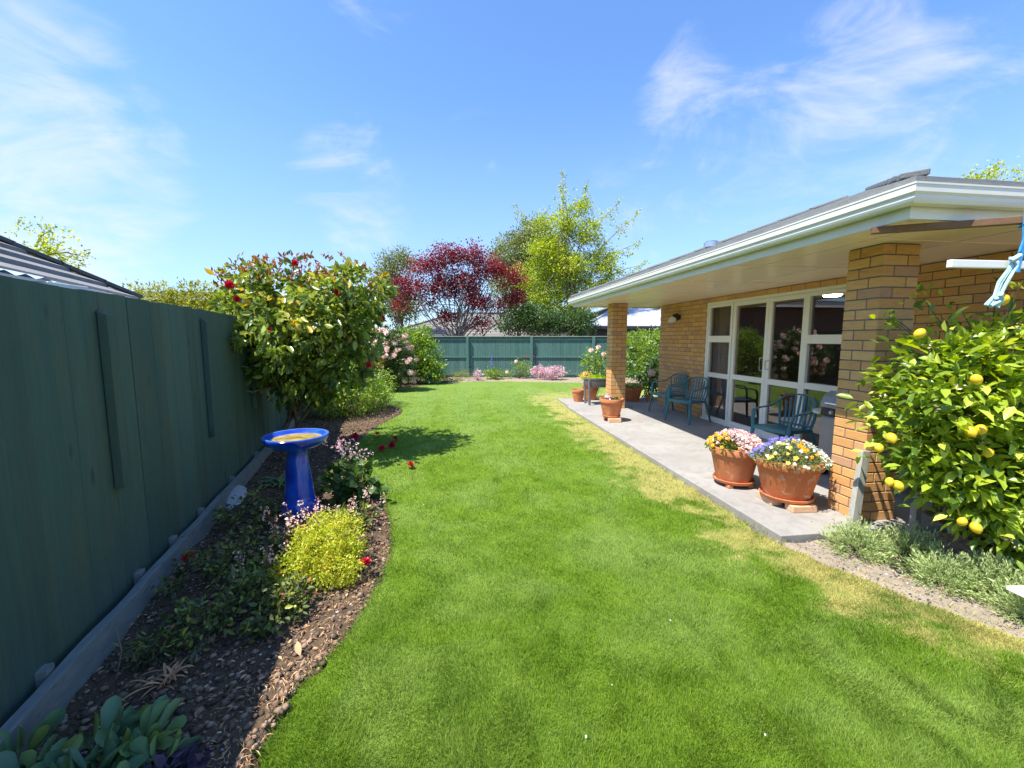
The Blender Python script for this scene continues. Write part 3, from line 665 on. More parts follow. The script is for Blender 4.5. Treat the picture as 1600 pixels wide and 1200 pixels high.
for y in (1.95, 2.75, 3.22, 3.75, 4.6, 5.6, 6.9):
    mb = MB(); a = on_left(sl(y), .028); Mx = Matrix.Translation((a[0], a[1], 0)) @ Matrix.Rotation(math.atan2(D[1], D[0]) + .06, 4, 'Z'); mb.box(-.03, .03, -.02, .02, -.05, .162, 0, Mx); eb(mb, 'peg', M['edging'], bevel=.002)
# back fence: camera-side rails, cap and posts, one run per object
def back_run(p0, p1, posts, label, hgt=1.69, midz=.85, parent_name='timber_fence'):
    p0 = np.array(p0, float); p1 = np.array(p1, float); L = np.linalg.norm(p1 - p0); d = (p1 - p0) / L; ang = math.atan2(d[1], d[0])
    e = empty(parent_name, (p0[0], p0[1], 0), label, 'fence', rz=ang)
    mb = MB(); s = 0
    while s < L: mb.box(s, s + .097, .035, .053 + random.uniform(0, .004), .03, hgt - .02 + random.uniform(-.004, .004), random.random()); s += .103
    mb.build('paling', M['fence'], e)
    for z, h in ((hgt - .11, .07), (midz, .07), (.14, .07)):
        mb = MB(); mb.box(0, L, 0.0, .034, z - h / 2, z + h / 2, .6); mb.build('rail', M['fence'], e, bevel=.004)
    mb = MB(); mb.box(0, L, -.03, .075, hgt - .018, hgt + .018, .5); mb.build('cap', M['fence_cap'], e, bevel=.004)
    for s in posts:
        mb = MB(); mb.box(s - .052, s + .052, -.085, .033, 0, hgt - .02, .7); mb.build('post', M['fence'], e, bevel=.005)
    return e
bp = lambda x: (x, 17.30 - .137 * x)
Lx = lambda x: (x + 4.95) * 1.0093
back_run(bp(-4.95), bp(12.5), [Lx(x) for x in (-4.8, -2.1, .50, 3.10, 5.62, 8.2, 10.8)], 'mid green paling fence with capping rail across the back of the garden')
back_run((7.6, 16.2), (7.3, 10.2), [.1, 2.2, 4.4, 5.9], 'shaded green paling fence behind the white flowered hedge')

# ------------------------------------------------------------ neighbouring houses
def hip_rows(mb, C, e, n, L, T, z, pitch, st=.33, up=.03, hip0=True, hip1=True):
    """roof plane: eave from C along e (length L), rising along n; st = course width"""
    C = np.array(C, float); e = np.array(e, float); n = np.array(n, float); k = 0
    while k * st < T:
        t0 = k * st; t1 = min(t0 + st, T); f = lambda u, t, dz: tuple(C[:2] + e * u + n * t) + (z + pitch * t + dz,)
        a0 = t0 if hip0 else 0; b0 = L - (t0 if hip1 else 0); a1 = t1 if hip0 else 0; b1 = L - (t1 if hip1 else 0)
        if b1 <= a1: break
        mb.add([f(a0, t0, up), f(b0, t0, up), f(b1, t1, 0), f(a1, t1, 0)], [(0, 1, 2, 3)]); mb.add([f(a0, t0, up), f(b0, t0, up), f(b0, t0, -.02), f(a0, t0, -.02)], [(3, 2, 1, 0)]); k += 1
nh = empty('neighbour_house', (-6, 5, 0), 'neighbour house with light grey tiled roof rising behind the left fence', 'house')
def nb(mb, name, m, parent, at, **kw):
    o = mb.build(name, m, parent, **kw); o.matrix_parent_inverse = Matrix.Translation(at).inverted(); return o
ang = R(17); e_ = np.array([-math.sin(ang), math.cos(ang)]); n_ = np.array([-math.cos(ang), -math.sin(ang)])
Cn = np.array([-5.97, 9.0]); NZ, NP = 2.33, .58
mb = MB(); hip_rows(mb, Cn, -e_, n_, 11.0, 4.2, NZ, NP, .34, .06, True, True)
hip_rows(mb, Cn, n_, -e_, 8.4, 4.2, NZ, NP, .36, .045, True, True)
nroof = nb(mb, 'roof', M['roofgrey'], nh, (-6, 5, 0))
mb = MB(); hd = (n_ - e_)
for k in range(11):
    a = Cn + hd * (k * .38); b = Cn + hd * (k * .38 + .41); mb.beam((a[0], a[1], NZ + NP * k * .38 + .07), (b[0], b[1], NZ + NP * (k * .38 + .41) + .06), .15, .06)
o = mb.build('ridge_cap', M['ridge'], nroof, bevel=.006)
mb = MB(); a = Cn - n_ * .04; b = a - e_ * 11; mb.beam((a[0], a[1], NZ - .06), (b[0], b[1], NZ - .06), .12, .11); mb.beam(tuple(a) + (NZ - .06,), tuple(a + n_ * 8) + (NZ - .06,), .12, .11); nb(mb, 'gutter', M['gutter'], nh, (-6, 5, 0), bevel=.01)
mb = MB(); q = [Cn + n_ * .5 - e_ * .5, Cn + n_ * .5 - e_ * 10.5, Cn + n_ * 7.8 - e_ * 10.5, Cn + n_ * 7.8 - e_ * .5]; mb.prism([tuple(v) for v in q], 0, NZ - .03); nb(mb, 'wall', M['darkbrick'], nh, (-6, 5, 0))
# corrugated lean-to in front of it
mb = MB(); vs = []; 
for k in range(90):
    y = -.2 + k * .038; zz_ = 1.985 + .011 * math.sin(k * 1.55); xb = FX(y) - .5
    vs += [(xb, y, zz_), (xb - .7, y, zz_ + .15)]
mb.add(vs, [(2 * k, 2 * k + 1, 2 * k + 3, 2 * k + 2) for k in range(89)], 0, True)
M['lean'] = mottled('blue_sheet_mat', (.30, .38, .50), (.42, .50, .60), 6, .4, .05, 30); M['leanwall'] = mottled('pale_blue_wall_mat', (.42, .50, .58), (.52, .60, .66), 3, .6, .1, 30)
lt_ = empty('lean_to', (-3, 3, 0), 'pale blue corrugated lean-to roof just over the left fence', 'shed')
nb(mb, 'roof', M['lean'], lt_, (-3, 3, 0)); mb = MB(); mb.prism([(FX(-.2) - .56, -.2), (FX(3.05) - .56, 3.05), (FX(3.05) - 1.2, 3.05), (FX(-.2) - 1.2, -.2)], 0, 1.955); nb(mb, 'wall', M['leanwall'], lt_, (-3, 3, 0))
mb = MB(); mb.box(-2.72, -2.55, 3.06, 3.36, 1.93, 1.97); o = nb(mb, 'fascia_end', M['white'], lt_, (-3, 3, 0), bevel=.006)
def house_simple(x0, x1, y0, y1, ez, pitch, rm, wm, label, name='neighbour_house', st=.4, rz=0, wallcol=True, cap='ridge'):
    cx, cy = (x0 + x1) / 2, (y0 + y1) / 2; h = empty(name, (cx, cy, 0), label, 'house', rz=rz); wd, dp = (x1 - x0) / 2, (y1 - y0) / 2; T = min(wd, dp)
    mb = MB(); A = (-wd, -dp)
    hip_rows(mb, (-wd, -dp), (1, 0), (0, 1), 2 * wd, T, ez, pitch, st); hip_rows(mb, (wd, dp), (-1, 0), (0, -1), 2 * wd, T, ez, pitch, st)
    hip_rows(mb, (-wd, dp), (0, -1), (1, 0), 2 * dp, T, ez, pitch, st); hip_rows(mb, (wd, -dp), (0, 1), (-1, 0), 2 * dp, T, ez, pitch, st)
    r = mb.build('roof', rm, h); mb = MB(); zt = ez + pitch * T
    mb.beam((-wd + T, 0, zt + .05), (wd - T, 0, zt + .05), .2, .08)
    for sx in (-1, 1):
        for sy in (-1, 1): mb.beam((sx * wd, sy * dp, ez + .05), (sx * (wd - T), sy * (dp - T), zt + .05), .18, .08)
    mb.build('ridge_cap', rm, r); mb = MB(); mb.box(-wd + .5, wd - .5, -dp + .5, dp - .5, 0, ez - .02); mb.build('wall', wm, h)
    mb = MB()
    for q in [(-wd - .05, wd + .05, -dp - .08, -dp + .02), (-wd - .05, wd + .05, dp - .02, dp + .08)]: mb.box(*q, ez - .16, ez)
    for q in [(-wd - .08, -wd + .02, -dp + .03, dp - .03), (wd - .02, wd + .08, -dp + .03, dp - .03)]: mb.box(*q, ez - .16, ez)
    mb.build('fascia', M['darktrim'] if cap == 'dark' else M['gutter'], h); return h
house_simple(-3.7, 7.0, 23.5, 31.0, 1.85, .36, M['roofgrey'], M['white'], 'low house with grey tiled hip roof just above the back fence')
house_simple(7.0, 22, 22.0, 30.5, 2.28, .42, M['lilacroof'], M['darktrim'], 'neighbour house with plain pale lilac roof seen past the far pillar', st=5, cap='dark')
house_simple(-27, -12.5, 29, 38, 4.15, .16, M['roofgrey'], M['darkbrick'], 'distant low grey roof behind the clipped yellow hedge', st=.5)
# ============================================================ PLANTS
def plant(name, loc, label, cat, group=None): return empty(name, loc, label, cat, group)
def pt(e, obj):          # parent an object built in world coordinates to a thing
    obj.parent = e; obj.matrix_parent_inverse = Matrix.Translation(e.location).inverted(); return obj
def fol(e, name, data, m): return pt(e, mesh_np(name, data[0], data[1], m, rnd=data[2], smooth_=True))
def petal_mesh(name, m, rings, wid=.5, tpl=8):
    """blossom: rings of petals (count, radius of petal, tilt from horizontal in degrees, height)"""
    V = []; F = []; Rr = []; b = 0
    for n, L, tilt, z in rings:
        for k in range(n):
            a = 2 * math.pi * (k + random.uniform(-.2, .2)) / n; t = R(tilt + random.uniform(-8, 8)); d = np.array([math.cos(a) * math.cos(t), math.sin(a) * math.cos(t), math.sin(t)])
            X = np.array([-math.sin(a), math.cos(a), 0]); Nn = np.cross(X, d)
            T, Fc = (LEAF8V, LEAF8F) if tpl == 8 else (LEAF4V, LEAF4F)
            V.append(T[:, 0, None] * X * 2 * wid * L + T[:, 1, None] * d * L + T[:, 2, None] * -Nn * L * 1.5 + np.array([0, 0, z])); F.append(Fc + b); Rr.append(np.full(len(T), random.random())); b += len(T)
    V = np.concatenate(V); F = np.concatenate(F); me = bpy.data.meshes.new(name); me.from_pydata(V.tolist(), [], F.tolist())
    a = me.attributes.new('rnd', 'FLOAT', 'POINT'); a.data.foreach_set('value', np.concatenate(Rr).astype(np.float32)); me.polygons.foreach_set('use_smooth', [True] * len(F)); me.materials.append(m); return me
def inst(name, me, loc, rot=(0, 0, 0), sc=1., parent=None):
    o = bpy.data.objects.new(name, me); col.objects.link(o); o.location = loc; o.rotation_euler = rot; o.scale = (sc,) * 3
    if parent is not None: pt(parent, o)
    return o
def face_rot(d, spin=None): # rotation so local +Z looks along d
    q = Vector(d).to_track_quat('Z', 'Y').to_euler(); return q
CAMFL = petal_mesh('camellia_blossom', M['red'], [(7, .055, 12, 0), (7, .050, 30, .006), (6, .040, 50, .010), (5, .030, 70, .012), (4, .02, 85, .014)], .55)
CAMP = Vector((0, 0, 1.61))

# --- the big camellia against the left fence
cm = plant('camellia_tree', (-2.36, 6.45, 0), 'large glossy camellia with a few red blooms leaning over the green fence', 'tree')
L = [(-2.08, 6.0, 1.82, .95, 1.30, .72), (-2.55, 6.1, 2.18, .55, .6, .42), (-1.60, 6.05, 2.02, .62, .95, .66), (-2.0, 6.1, 1.35, .82, .9, .55), (-2.3, 5.75, 1.25, .55, .5, .45), (-1.6, 6.0, 1.25, .48, .6, .55), (-2.05, 6.1, .92, .36, .4, .25), (-2.55, 5.75, 1.8, .38, .5, .5), (-1.32, 6.1, 2.25, .40, .7, .32), (-2.80, 6.1, 2.32, .36, .4, .25), (-1.30, 6.0, 1.7, .32, .6, .5)]
d, C, DD = crown(L, 560, 15, .062, .115, shell=.45, wid=.30, up=.25, droop=.55, spread=.65)
cam_crown = d
mb = MB(); limbs(mb, (-2.36, 6.45, -.05), (-2.12, 6.15, 2.0), C, .045, 60, .2); 
mb.tube([(-2.33, 6.4, .35), (-2.25, 6.1, .8), (-2.5, 5.7, 1.3)], [.025, .02, .012], 7); mb.tube([(-2.34, 6.4, .3), (-1.95, 6.2, .8), (-1.6, 6.1, 1.4)], [.025, .02, .012], 7)
mb.tube([(-2.3, 6.0, 1.0), (-2.5, 5.5, .95), (-2.62, 5.25, 1.05), (-2.55, 5.2, 1.2)], [.012, .01, .008, .005], 6)
pt(cm, mb.build('trunk', M['bark']))
tc_, td = clumps([(-2.1, 6.2, 1.98, .98, 1.15, .70), (-2.58, 6.1, 2.25, .52, .5, .4), (-1.6, 6.2, 2.1, .6, .7, .60)], 420, .05); k_ = tc_[:, 2] > 2.22; tc_ = tc_[k_]; td = td[k_]
idx = np.repeat(np.arange(len(tc_)), 5); C2 = tc_[idx] + rng.normal(0, .025, (len(idx), 3)) + [0, 0, .05]
ng = leaves(C2, np.tile([0, 0, 1.], (len(idx), 1)), .068, wid=.24, up=.2, spread=.6, rnd=np.repeat(rng.random(len(tc_)), 5)); st_ = stack([cam_crown, ng])
pt(cm, mesh_np('crown', st_[0], st_[1], [M['camellia'], M['camtip']], rnd=st_[2], smooth_=True, mi=np.repeat([0, 1], [len(cam_crown[1]), len(ng[1])])))
for p_ in [(-2.64, 5.42, 2.24), (-1.85, 5.30, 2.49), (-2.18, 5.28, 1.71), (-1.43, 5.45, 2.17), (-.98, 5.9, 1.88), (-1.12, 5.6, 1.27), (-2.58, 5.45, 2.08)]:
    inst('flower', CAMFL, p_, face_rot((-p_[0] * .5 + rng.normal(0, .2), -1, .3)), 1.15 if p_[0] < -2.6 and p_[2] > 2.1 else .85, cm)
# --- blooms dropped on the grass
FALL = [(-1.75, 6.57, 'in the soil behind the blue birdbath, nearest the tree'), (-1.62, 6.84, 'just behind the first one beside the lawn corner'), (-1.3, 6.93, 'pale orange red, farthest from the camera in the tree shadow'), (-.95, 6.2, 'in the middle of the tree shadow, larger and magenta'),
        (-.97, 6.60, 'dark red, just behind the larger magenta one'), (-.58, 5.14, 'bright in full sun at the near tip of the tree shadow'), (-1.06, 6.0, 'small and dull on grass left of the magenta one'), (-1.08, 4.62, 'caught in the leaves right of the birdbath pedestal'), (-.62, 2.76, 'on the soil under the yellow green shrub'), (-1.85, 3.0, 'dull in the shaded soil near the edging board')]
for x, y, t in FALL:
    o = inst('fallen_bloom', CAMFL, (x, y, .045 if y > 5 else .11), (random.uniform(-.4, .4) + .4, random.uniform(-.4, .4), random.random() * 6), 1.25 if y > 3.5 else .8)
    tag(o, 'fallen red camellia bloom, ' + t, 'flower', 'fallen camellia blooms')

# --- birdbath
bb = plant('birdbath', (-1.45, 3.95, 0), 'glazed cobalt blue birdbath holding brown water beside the left bed', 'birdbath')
mb = MB(); mb.lathe([(0, .0), (.165, .0), (.172, .03), (.168, .085), (.148, .115), (.134, .135), (.127, .17), (.106, .38), (.090, .54), (.085, .585), (.095, .60), (.095, .62), (0, .62)], 48, (-1.45, 3.95, .0)); pt(bb, mb.build('pedestal', M['glaze']))
mb = MB(); mb.lathe([(0, .60), (.10, .60), (.12, .606), (.20, .635), (.258, .68), (.276, .715), (.278, .732), (.270, .740), (.250, .738), (.232, .722), (.19, .690), (.08, .670), (0, .665)], 56, (-1.45, 3.95, 0)); pt(bb, mb.build('bowl', M['glaze']))
mb = MB(); mb.lathe([(.249, .7388), (.262, .7420), (.274, .7395)], 56, (-1.45, 3.95, 0)); pt(bb, mb.build('rim_edge', M['glazelight']))
mb = MB(); mb.lathe([(0, .708), (.2145, .708)], 48, (-1.45, 3.95, 0)); pt(bb, mb.build('water', M['algae']))

# --- bed plants on the left
def shrub(name, base, lobes, n, per, crad, size, m, label, cat='shrub', group=None, stems=12, flowers=None, stemmat='twig', fl=None, **kw):
    e = plant(name, base, label, cat, group); d, C, DD = crown(lobes, n, per, crad, size, **kw); fol(e, 'foliage', d, m)
    if stems:
        mb = MB()
        for c in C[rng.choice(len(C), min(stems, len(C)), replace=False)]:
            b = np.array(base) + [rng.normal(0, .02), rng.normal(0, .02), 0]; mid = (b + c) / 2 + [rng.normal(0, .02), rng.normal(0, .02), .1 * abs(c[2])]
            mb.tube([b, mid, c], [.007, .005, .002], 5)
        pt(e, mb.build('stem', M[stemmat]))
    return e, C, DD
shrub('shrub', (-.93, 3.0, 0), [(-.93, 3.02, .14, .26, .36, .20), (-.80, 2.80, .10, .16, .20, .14), (-1.08, 2.72, .08, .15, .15, .12)], 620, 15, .022, .024, M['spirea'], 'compact yellow green shrub in sun at the curve of the bed', shell=.3, wid=.34, up=.3, tpl=4)
PK = petal_mesh('tiny_blossom', M['pink'], [(5, .014, 20, 0), (3, .009, 60, .002)], .6, 4)
def pride(loc, n, label, rad=.2, hgt=.42):
    e = plant('flowering_perennial', (*loc, 0), label, 'plant', 'airy pink flowered perennials around the birdbath'); mb = MB(); mbs = []
    V = []; Dv = []; S = []; petals = []
    for i in range(n):
        a = rng.normal(0, rad, 2); b = np.array([loc[0] + a[0], loc[1] + a[1], 0.]); h = hgt * rng.uniform(.6, 1.05); top = b + [rng.normal(0, .04), rng.normal(0, .04), h]; mid = (b + top) / 2 + [rng.normal(0, .02), 0, 0]
        mb.tube([b, mid, top], [.0035, .003, .002], 4)
        for k in range(10):
            t = rng.uniform(.62, 1.02); q = b + (top - b) * t + np.append(rng.normal(0, .016, 2), 0); petals.append(q)
    pt(e, mb.build('stem', M['redstem']))
    P_ = np.repeat(np.array(petals), 4, 0) + rng.normal(0, .006, (len(petals) * 4, 3)); fol(e, 'blossom', leaves(P_, rng.normal(0, 1, P_.shape), .016, wid=.5, up=.2, tpl=4), M['pink'])
    C, DD = clumps([(loc[0], loc[1], .06, rad * 1.5, rad * 1.5, .08)], 60, .4); idx = np.repeat(np.arange(60), 5)
    fol(e, 'foliage', leaves(C[idx] + rng.normal(0, .02, (300, 3)), DD[idx] + [0, 0, .5], .055, wid=.4, up=.5), M['azalea']); return e
pride((-1.22, 3.22), 11, 'airy pale pink perennial in front of the birdbath foot', .11, .40)
pride((-.90, 3.62), 9, 'thin red stems with pale pink buds behind the yellow green shrub', .13, .30)
pride((-1.30, 2.80), 5, 'sprawling pale pink perennial left of the yellow green shrub', .10, .24)
e, C, DD = shrub('geranium_clump', (-1.08, 4.3, 0), [(-1.10, 4.3, .20, .23, .28, .22), (-.98, 4.15, .14, .18, .2, .15)], 60, 5, .04, .085, M['heuchera'], 'dark green lobed leaf clump with mauve flowers right of the birdbath', 'plant', shell=.3, wid=.55, up=.45)
P_ = np.repeat(np.array([(-1.12, 4.3, .52)]) + rng.normal(0, 1, (46, 3)) * [.07, .06, .045], 5, 0); P_ = np.concatenate([P_, np.repeat(np.array([(-1.0, 4.25, .45)]) + rng.normal(0, 1, (26, 3)) * [.07, .06, .03], 5, 0)]); P_ += rng.normal(0, .008, P_.shape)
fol(e, 'blossom', leaves(P_, rng.normal(0, 1, P_.shape), .020, wid=.5, up=.2, tpl=4), M['mauve'])
AZ = [(-1.35, 2.42, .26, .20, 'spreading dark small leaved shrub nearest the shaded bare soil'), (-1.62, 2.95, .30, .22, 'low dark shrub beside the edging board, left of the pink perennial'), (-1.05, 2.42, .16, .14, 'small low shrub at the sunny soil below the yellow green shrub'), (-1.75, 3.75, .30, .24, 'low dull green shrub left of the birdbath foot')]
for x, y, r_, h, lab in AZ:
    shrub('azalea_shrub', (x, y, 0), [(x, y, h * .45, r_, r_ * 1.2, h * .75), (x + r_ * .5, y + .15, h * .4, r_ * .6, r_ * .7, h * .7)], 78, 9, .028, .042, M['azalea'], lab, 'shrub', 'low azaleas in the shaded bed', shell=.45, wid=.3, up=.4, stems=20)
# pale azalea tips come from the per-leaf colour ramp
def strap(base, n, L, label, m, wd=.012, name='strappy_plant'):
    e = plant(name, base, label, 'plant'); mb = MB()
    for i in range(n):
        a = rng.random() * 6.28; l = L * rng.uniform(.6, 1.1); b = Vector(base) + Vector((rng.normal(0, .03), rng.normal(0, .03), 0)); up = rng.uniform(.4, 1.0); pts = []
        for t in np.linspace(0, 1, 6): pts.append(b + Vector((math.cos(a) * l * t * .75, math.sin(a) * l * t * .75, l * up * (t - .75 * t * t))))
        s = Vector((-math.sin(a), math.cos(a), 0)); w_ = [wd * q for q in (.6, 1, 1, .85, .55, .08)]; vs = []
        for p_, q in zip(pts, w_): vs += [p_ - s * q, p_ - Vector((0, 0, q * .5)), p_ + s * q]
        fs = []
        for k in range(5):
            for j in (0, 1): fs.append((3 * k + j, 3 * k + j + 1, 3 * k + 4 + j, 3 * k + 3 + j))
        mb.add(vs, fs, rng.random(), True)
    pt(e, mb.build('foliage', m)); return e
strap((-1.93, 4.75, 0), 34, .34, 'grey green strappy leaves between the birdbath and the edging board', M['succ'])
strap((-1.38, 2.02, 0), 22, .16, 'dry yellowish weed tuft on the shaded soil', M['straw'], .006, 'weed')
strap((-1.60, 4.35, 0), 26, .24, 'olive strappy leaves just left of the birdbath', M['rhodo'], .014)
def rosettes(label, spots, name='leafy_perennial'):
    e = plant(name, (*spots[0][:2], 0), label, 'plant', 'fleshy leaved perennials in the near corner'); C = []; Dv = []; S = []
    for x, y, s in spots:
        for k in range(26):
            a = rng.random() * 6.28; t = rng.uniform(.1, 1.25); d_ = np.array([math.cos(a) * math.cos(t), math.sin(a) * math.cos(t), math.sin(t)]); C.append(np.array([x, y, .02]) + d_ * s * .55 + [0, 0, .0]); Dv.append(d_); S.append(s)
    fol(e, 'foliage', leaves(np.array(C), np.array(Dv), np.array(S) * .82, wid=.24, up=.0, spread=.12, tpl=9), M['succ'])
rosettes('grey green fleshy leaved clump in the near left corner by the fence', [(-1.62, 1.62, .15), (-1.70, 1.45, .15), (-1.50, 1.50, .15), (-1.55, 1.35, .15), (-1.78, 1.30, .15)])
rosettes('grey green fleshy leaved clump in front of the bare soil, right of its twin', [(-1.36, 1.60, .17), (-1.22, 1.62, .15), (-1.28, 1.47, .16), (-1.40, 1.44, .15), (-1.12, 1.52, .13), (-1.2, 1.33, .15), (-1.38, 1.25, .15)])
mb = MB(); mb.tube([(-1.62, 2.05, 0), (-1.60, 2.07, .13), (-1.64, 2.1, .25)], [.004, .0035, .003], 5); tag(mb.build('twig', M['bark']), 'single thin dead twig standing in the shaded soil', 'twig')
mb = MB(); mb.lathe([(0, 0), (.13, .01), (.16, .05), (.13, .10), (.06, .13), (0, .135)], 9, (0, 0, 0)); o = mb.build('rock', M['paleRock']); o.location = (-2.22, 4.35, -.01); o.scale = (.8, 1.7, .8); o.rotation_euler = (.1, -.15, .3); tag(o, 'pale grey flat rock beside the edging board, left of the birdbath', 'rock')
shrub('purple_leaved_plant', (-1.02, 1.50, 0), [(-1.02, 1.50, .03, .10, .08, .04)], 26, 5, .02, .05, M['purple'], 'small plum purple leaved plant at the bottom edge right of the fleshy leaves', 'plant', wid=.45, up=.7)
shrub('weed', (-1.55, 2.2, 0), [(-1.52, 2.2, .05, .12, .10, .07)], 40, 6, .025, .045, M['azalea'], 'olive weeds on the shaded soil behind the fleshy leaves', 'weed', wid=.14, up=.2)
# soil litter
def scatter(name, poly, n, size, m, label, kind='stuff', wid=.5, lift=.008, tpl=4, dens=None, up=.9, flat=True, hf=soil_h, foc=1.):
    xs = [p[0] for p in poly]; ys = [p[1] for p in poly]; x = rng.uniform(min(xs), max(xs), n * 3); y = min(ys) + (max(ys) - min(ys)) * rng.random(n * 3) ** foc; k = in_poly(x, y, poly) & ~in_poly(x, y, LAWN)
    if dens is not None: k &= rng.random(len(x)) < dens(x, y)
    x = x[k][:n]; y = y[k][:n]; C = np.stack([x, y, hf(x, y) + lift], 1); a = rng.random(len(x)) * 6.28; Dv = np.stack([np.cos(a), np.sin(a), rng.normal(0, .25, len(x))], 1)
    v, f, r = leaves(C, Dv, size, wid=wid, up=up, spread=.1, tpl=tpl); return tag(mesh_np(name, v, f, m, rnd=r, smooth_=True), kind=kind)
BED = [(-2.0, .6), (-.5, .6), (-.3, 3), (-.6, 4.6), (-1.2, 5.7), (-1.1, 9.5), (-2, 11.5), (-2, 15.5), (1, 16.6), (-5, 17.5), (-3.4, 9), (-2.15, 3.6)]
LX = np.array([p[0] for p in LEFT]); LY = np.array([p[1] for p in LEFT]); o_ = np.argsort(LY)
edge_d = lambda x, y: np.interp(y, LY[o_], LX[o_]) - x
scatter('dry_straw_litter', BED, 45000, .034, M['straw'], None, wid=.055, lift=.012, dens=lambda x, y: np.clip(1.15 - edge_d(x, y) / .36, 0.03, 1) * np.clip(vnoise(x, y, 6, 12) * 2.2 - .45, .03, 1) , up=.75, foc=2.4)
scatter('leaf_litter', BED, 3200, .028, M['straw'], None, wid=.28, lift=.012, tpl=8, foc=2.2)
def pebbles(name, poly, n, m, dens=None, smin=.004, smax=.016, hf=soil_h, foc=1.):
    xs = [p[0] for p in poly]; ys = [p[1] for p in poly]; x = rng.uniform(min(xs), max(xs), n * 4); y = min(ys) + (max(ys) - min(ys)) * rng.random(n * 4) ** foc; k = in_poly(x, y, poly) & ~in_poly(x, y, LAWN)
    if dens is not None: k &= rng.random(len(x)) < dens(x, y)
    x = x[k][:n]; y = y[k][:n]; n = len(x); s = smin + (smax - smin) * rng.random(n) ** 3
    ico = np.array([[0, 0, 1], [.9, 0, .3], [.28, .85, .3], [-.72, .53, .3], [-.72, -.53, .3], [.28, -.85, .3], [0, 0, -.5]]); Fc = np.array([[0, 1, 2], [0, 2, 3], [0, 3, 4], [0, 4, 5], [0, 5, 1], [6, 2, 1], [6, 3, 2], [6, 4, 3], [6, 5, 4], [6, 1, 5]])
    J = 1 + rng.normal(0, .18, (n, 7, 3)); V = np.stack([x, y, hf(x, y)], 1)[:, None] + ico[None] * J * s[:, None, None] * [1, 1, .8]
    F = (Fc[None] + (np.arange(n) * 7)[:, None, None]).reshape(-1, 3); return tag(mesh_np(name, V.reshape(-1, 3), F, m, rnd=np.repeat(rng.random(n), 7)), kind='stuff')
pebbles('soil_crumbs', BED, 9000, M['pebble'], smax=.012, foc=2.4)
pebbles('soil_clods', BED, 26000, M['clod'], smin=.006, smax=.024, foc=2.2)
SB = [(2.55, 2.83), (4.4, 2.83), (4.6, .6), (3.0, .6)]
side_h = lambda x, y: soil_h(x, y) * .7 + .01
pebbles('side_bed_crumbs', SB, 5000, M['pebble'], hf=side_h, smax=.010)
scatter('side_bed_litter', SB, 900, .03, M['straw'], None, wid=.12, hf=side_h)
# --- farther left bed
e, C, DD = shrub('shrub', (-2.35, 9.3, 0), [(-2.3, 9.0, .55, .75, .7, .6), (-2.05, 10.1, .48, .6, .8, .55), (-1.85, 9.5, .35, .45, .5, .38), (-2.8, 8.9, .7, .6, .5, .6)], 800, 13, .07, .065, M['greenbush'], 'mid green bush with a few white flowers behind the camellia trunk', wid=.3, up=.4, tpl=4, stems=30)
cc = C[(C[:, 2] > .7)][:12]; idx = np.repeat(np.arange(len(cc)), 9); fol(e, 'blossom', leaves(cc[idx] + rng.normal(0, .04, (len(idx), 3)) + [0, -.1, .05], rng.normal(0, 1, (len(idx), 3)), .045, wid=.5, up=.3, tpl=4), M['whitep'])
rh = plant('rhododendron', (-2.5, 13.4, 0), 'rhododendron covered in pale pink trusses left of the lawn end', 'shrub')
RL = [(-2.45, 13.3, .95, 1.0, .85, .95), (-1.75, 13.1, .80, .55, .5, .75), (-2.0, 13.2, 1.35, .62, .5, .6)]
d, C, DD = crown(RL, 620, 12, .09, .13, shell=.4, wid=.2, up=.3, tpl=4); fol(rh, 'foliage', d, M['rhodo'])
mb = MB(); limbs(mb, (-2.45, 13.4, 0), (-2.4, 13.3, 1.2), C, .05, 25); pt(rh, mb.build('stem', M['bark']))
TR = petal_mesh('truss', M['pink'], [(7, .095, 0, 0), (7, .09, 30, .02), (6, .075, 60, .035), (3, .05, 85, .05), (7, .08, -25, -.02)], .45, 4)
C, DD = clumps(RL, 700, .12); k_ = (DD[:, 1] < .25) & (C[:, 2] > .25) & (C[:, 0] > -2.65); C = C[k_]; DD = DD[k_]; k_ = rng.random(len(C)) < np.clip(C[:, 2] * .9, .15, 1); C = C[k_][:98]; DD = DD[k_][:98]
for c, d_ in zip(C, DD): inst('flower_truss', TR, c + d_ * .04, face_rot(d_ + np.array([0, -.2, .3])), random.uniform(.8, 1.25), rh)
shrub('shrub', (-1.4, 15.2, 0), [(-1.6, 15.2, 1.2, .75, .7, .85), (-1.0, 15.1, .85, .5, .5, .7), (-1.9, 15.0, .8, .6, .6, .8), (-.85, 15.0, .45, .45, .45, .40), (-1.2, 15.3, 1.65, .45, .4, .4)], 620, 14, .09, .125, M['greenbush'], 'tall bright green bush between the pink rhododendron and the back fence', wid=.25, up=.35, tpl=4, stems=30)
mb = MB(); mb.lathe([(0, 0), (.14, 0), (.18, .15), (.20, .30), (.205, .33), (.18, .33), (.17, .28), (0, .26)], 30, (-.98, 15.25, 0)); o = mb.build('glazed_pot', M['glaze']); tag(o, 'dark blue glazed pot half hidden under the tall green bush', 'pot')
e, C, DD = shrub('shrub', (0, 15.85, 0), [(-.15, 15.8, .16, .40, .3, .24), (.32, 15.85, .18, .42, .3, .30), (-.35, 15.65, .10, .3, .25, .2)], 260, 12, .04, .035, M['hedgeyellow'], 'low yellow green mound with brown tips at the lawn end', wid=.2, up=.2, tpl=4)
e, C, DD = shrub('shrub', (.85, 15.95, 0), [(.85, 15.9, .2, .2, .2, .22)], 60, 9, .04, .05, M['mauve'], 'small plum and cream leaved plant beside the low yellow green mound', wid=.3, up=.3, tpl=4)
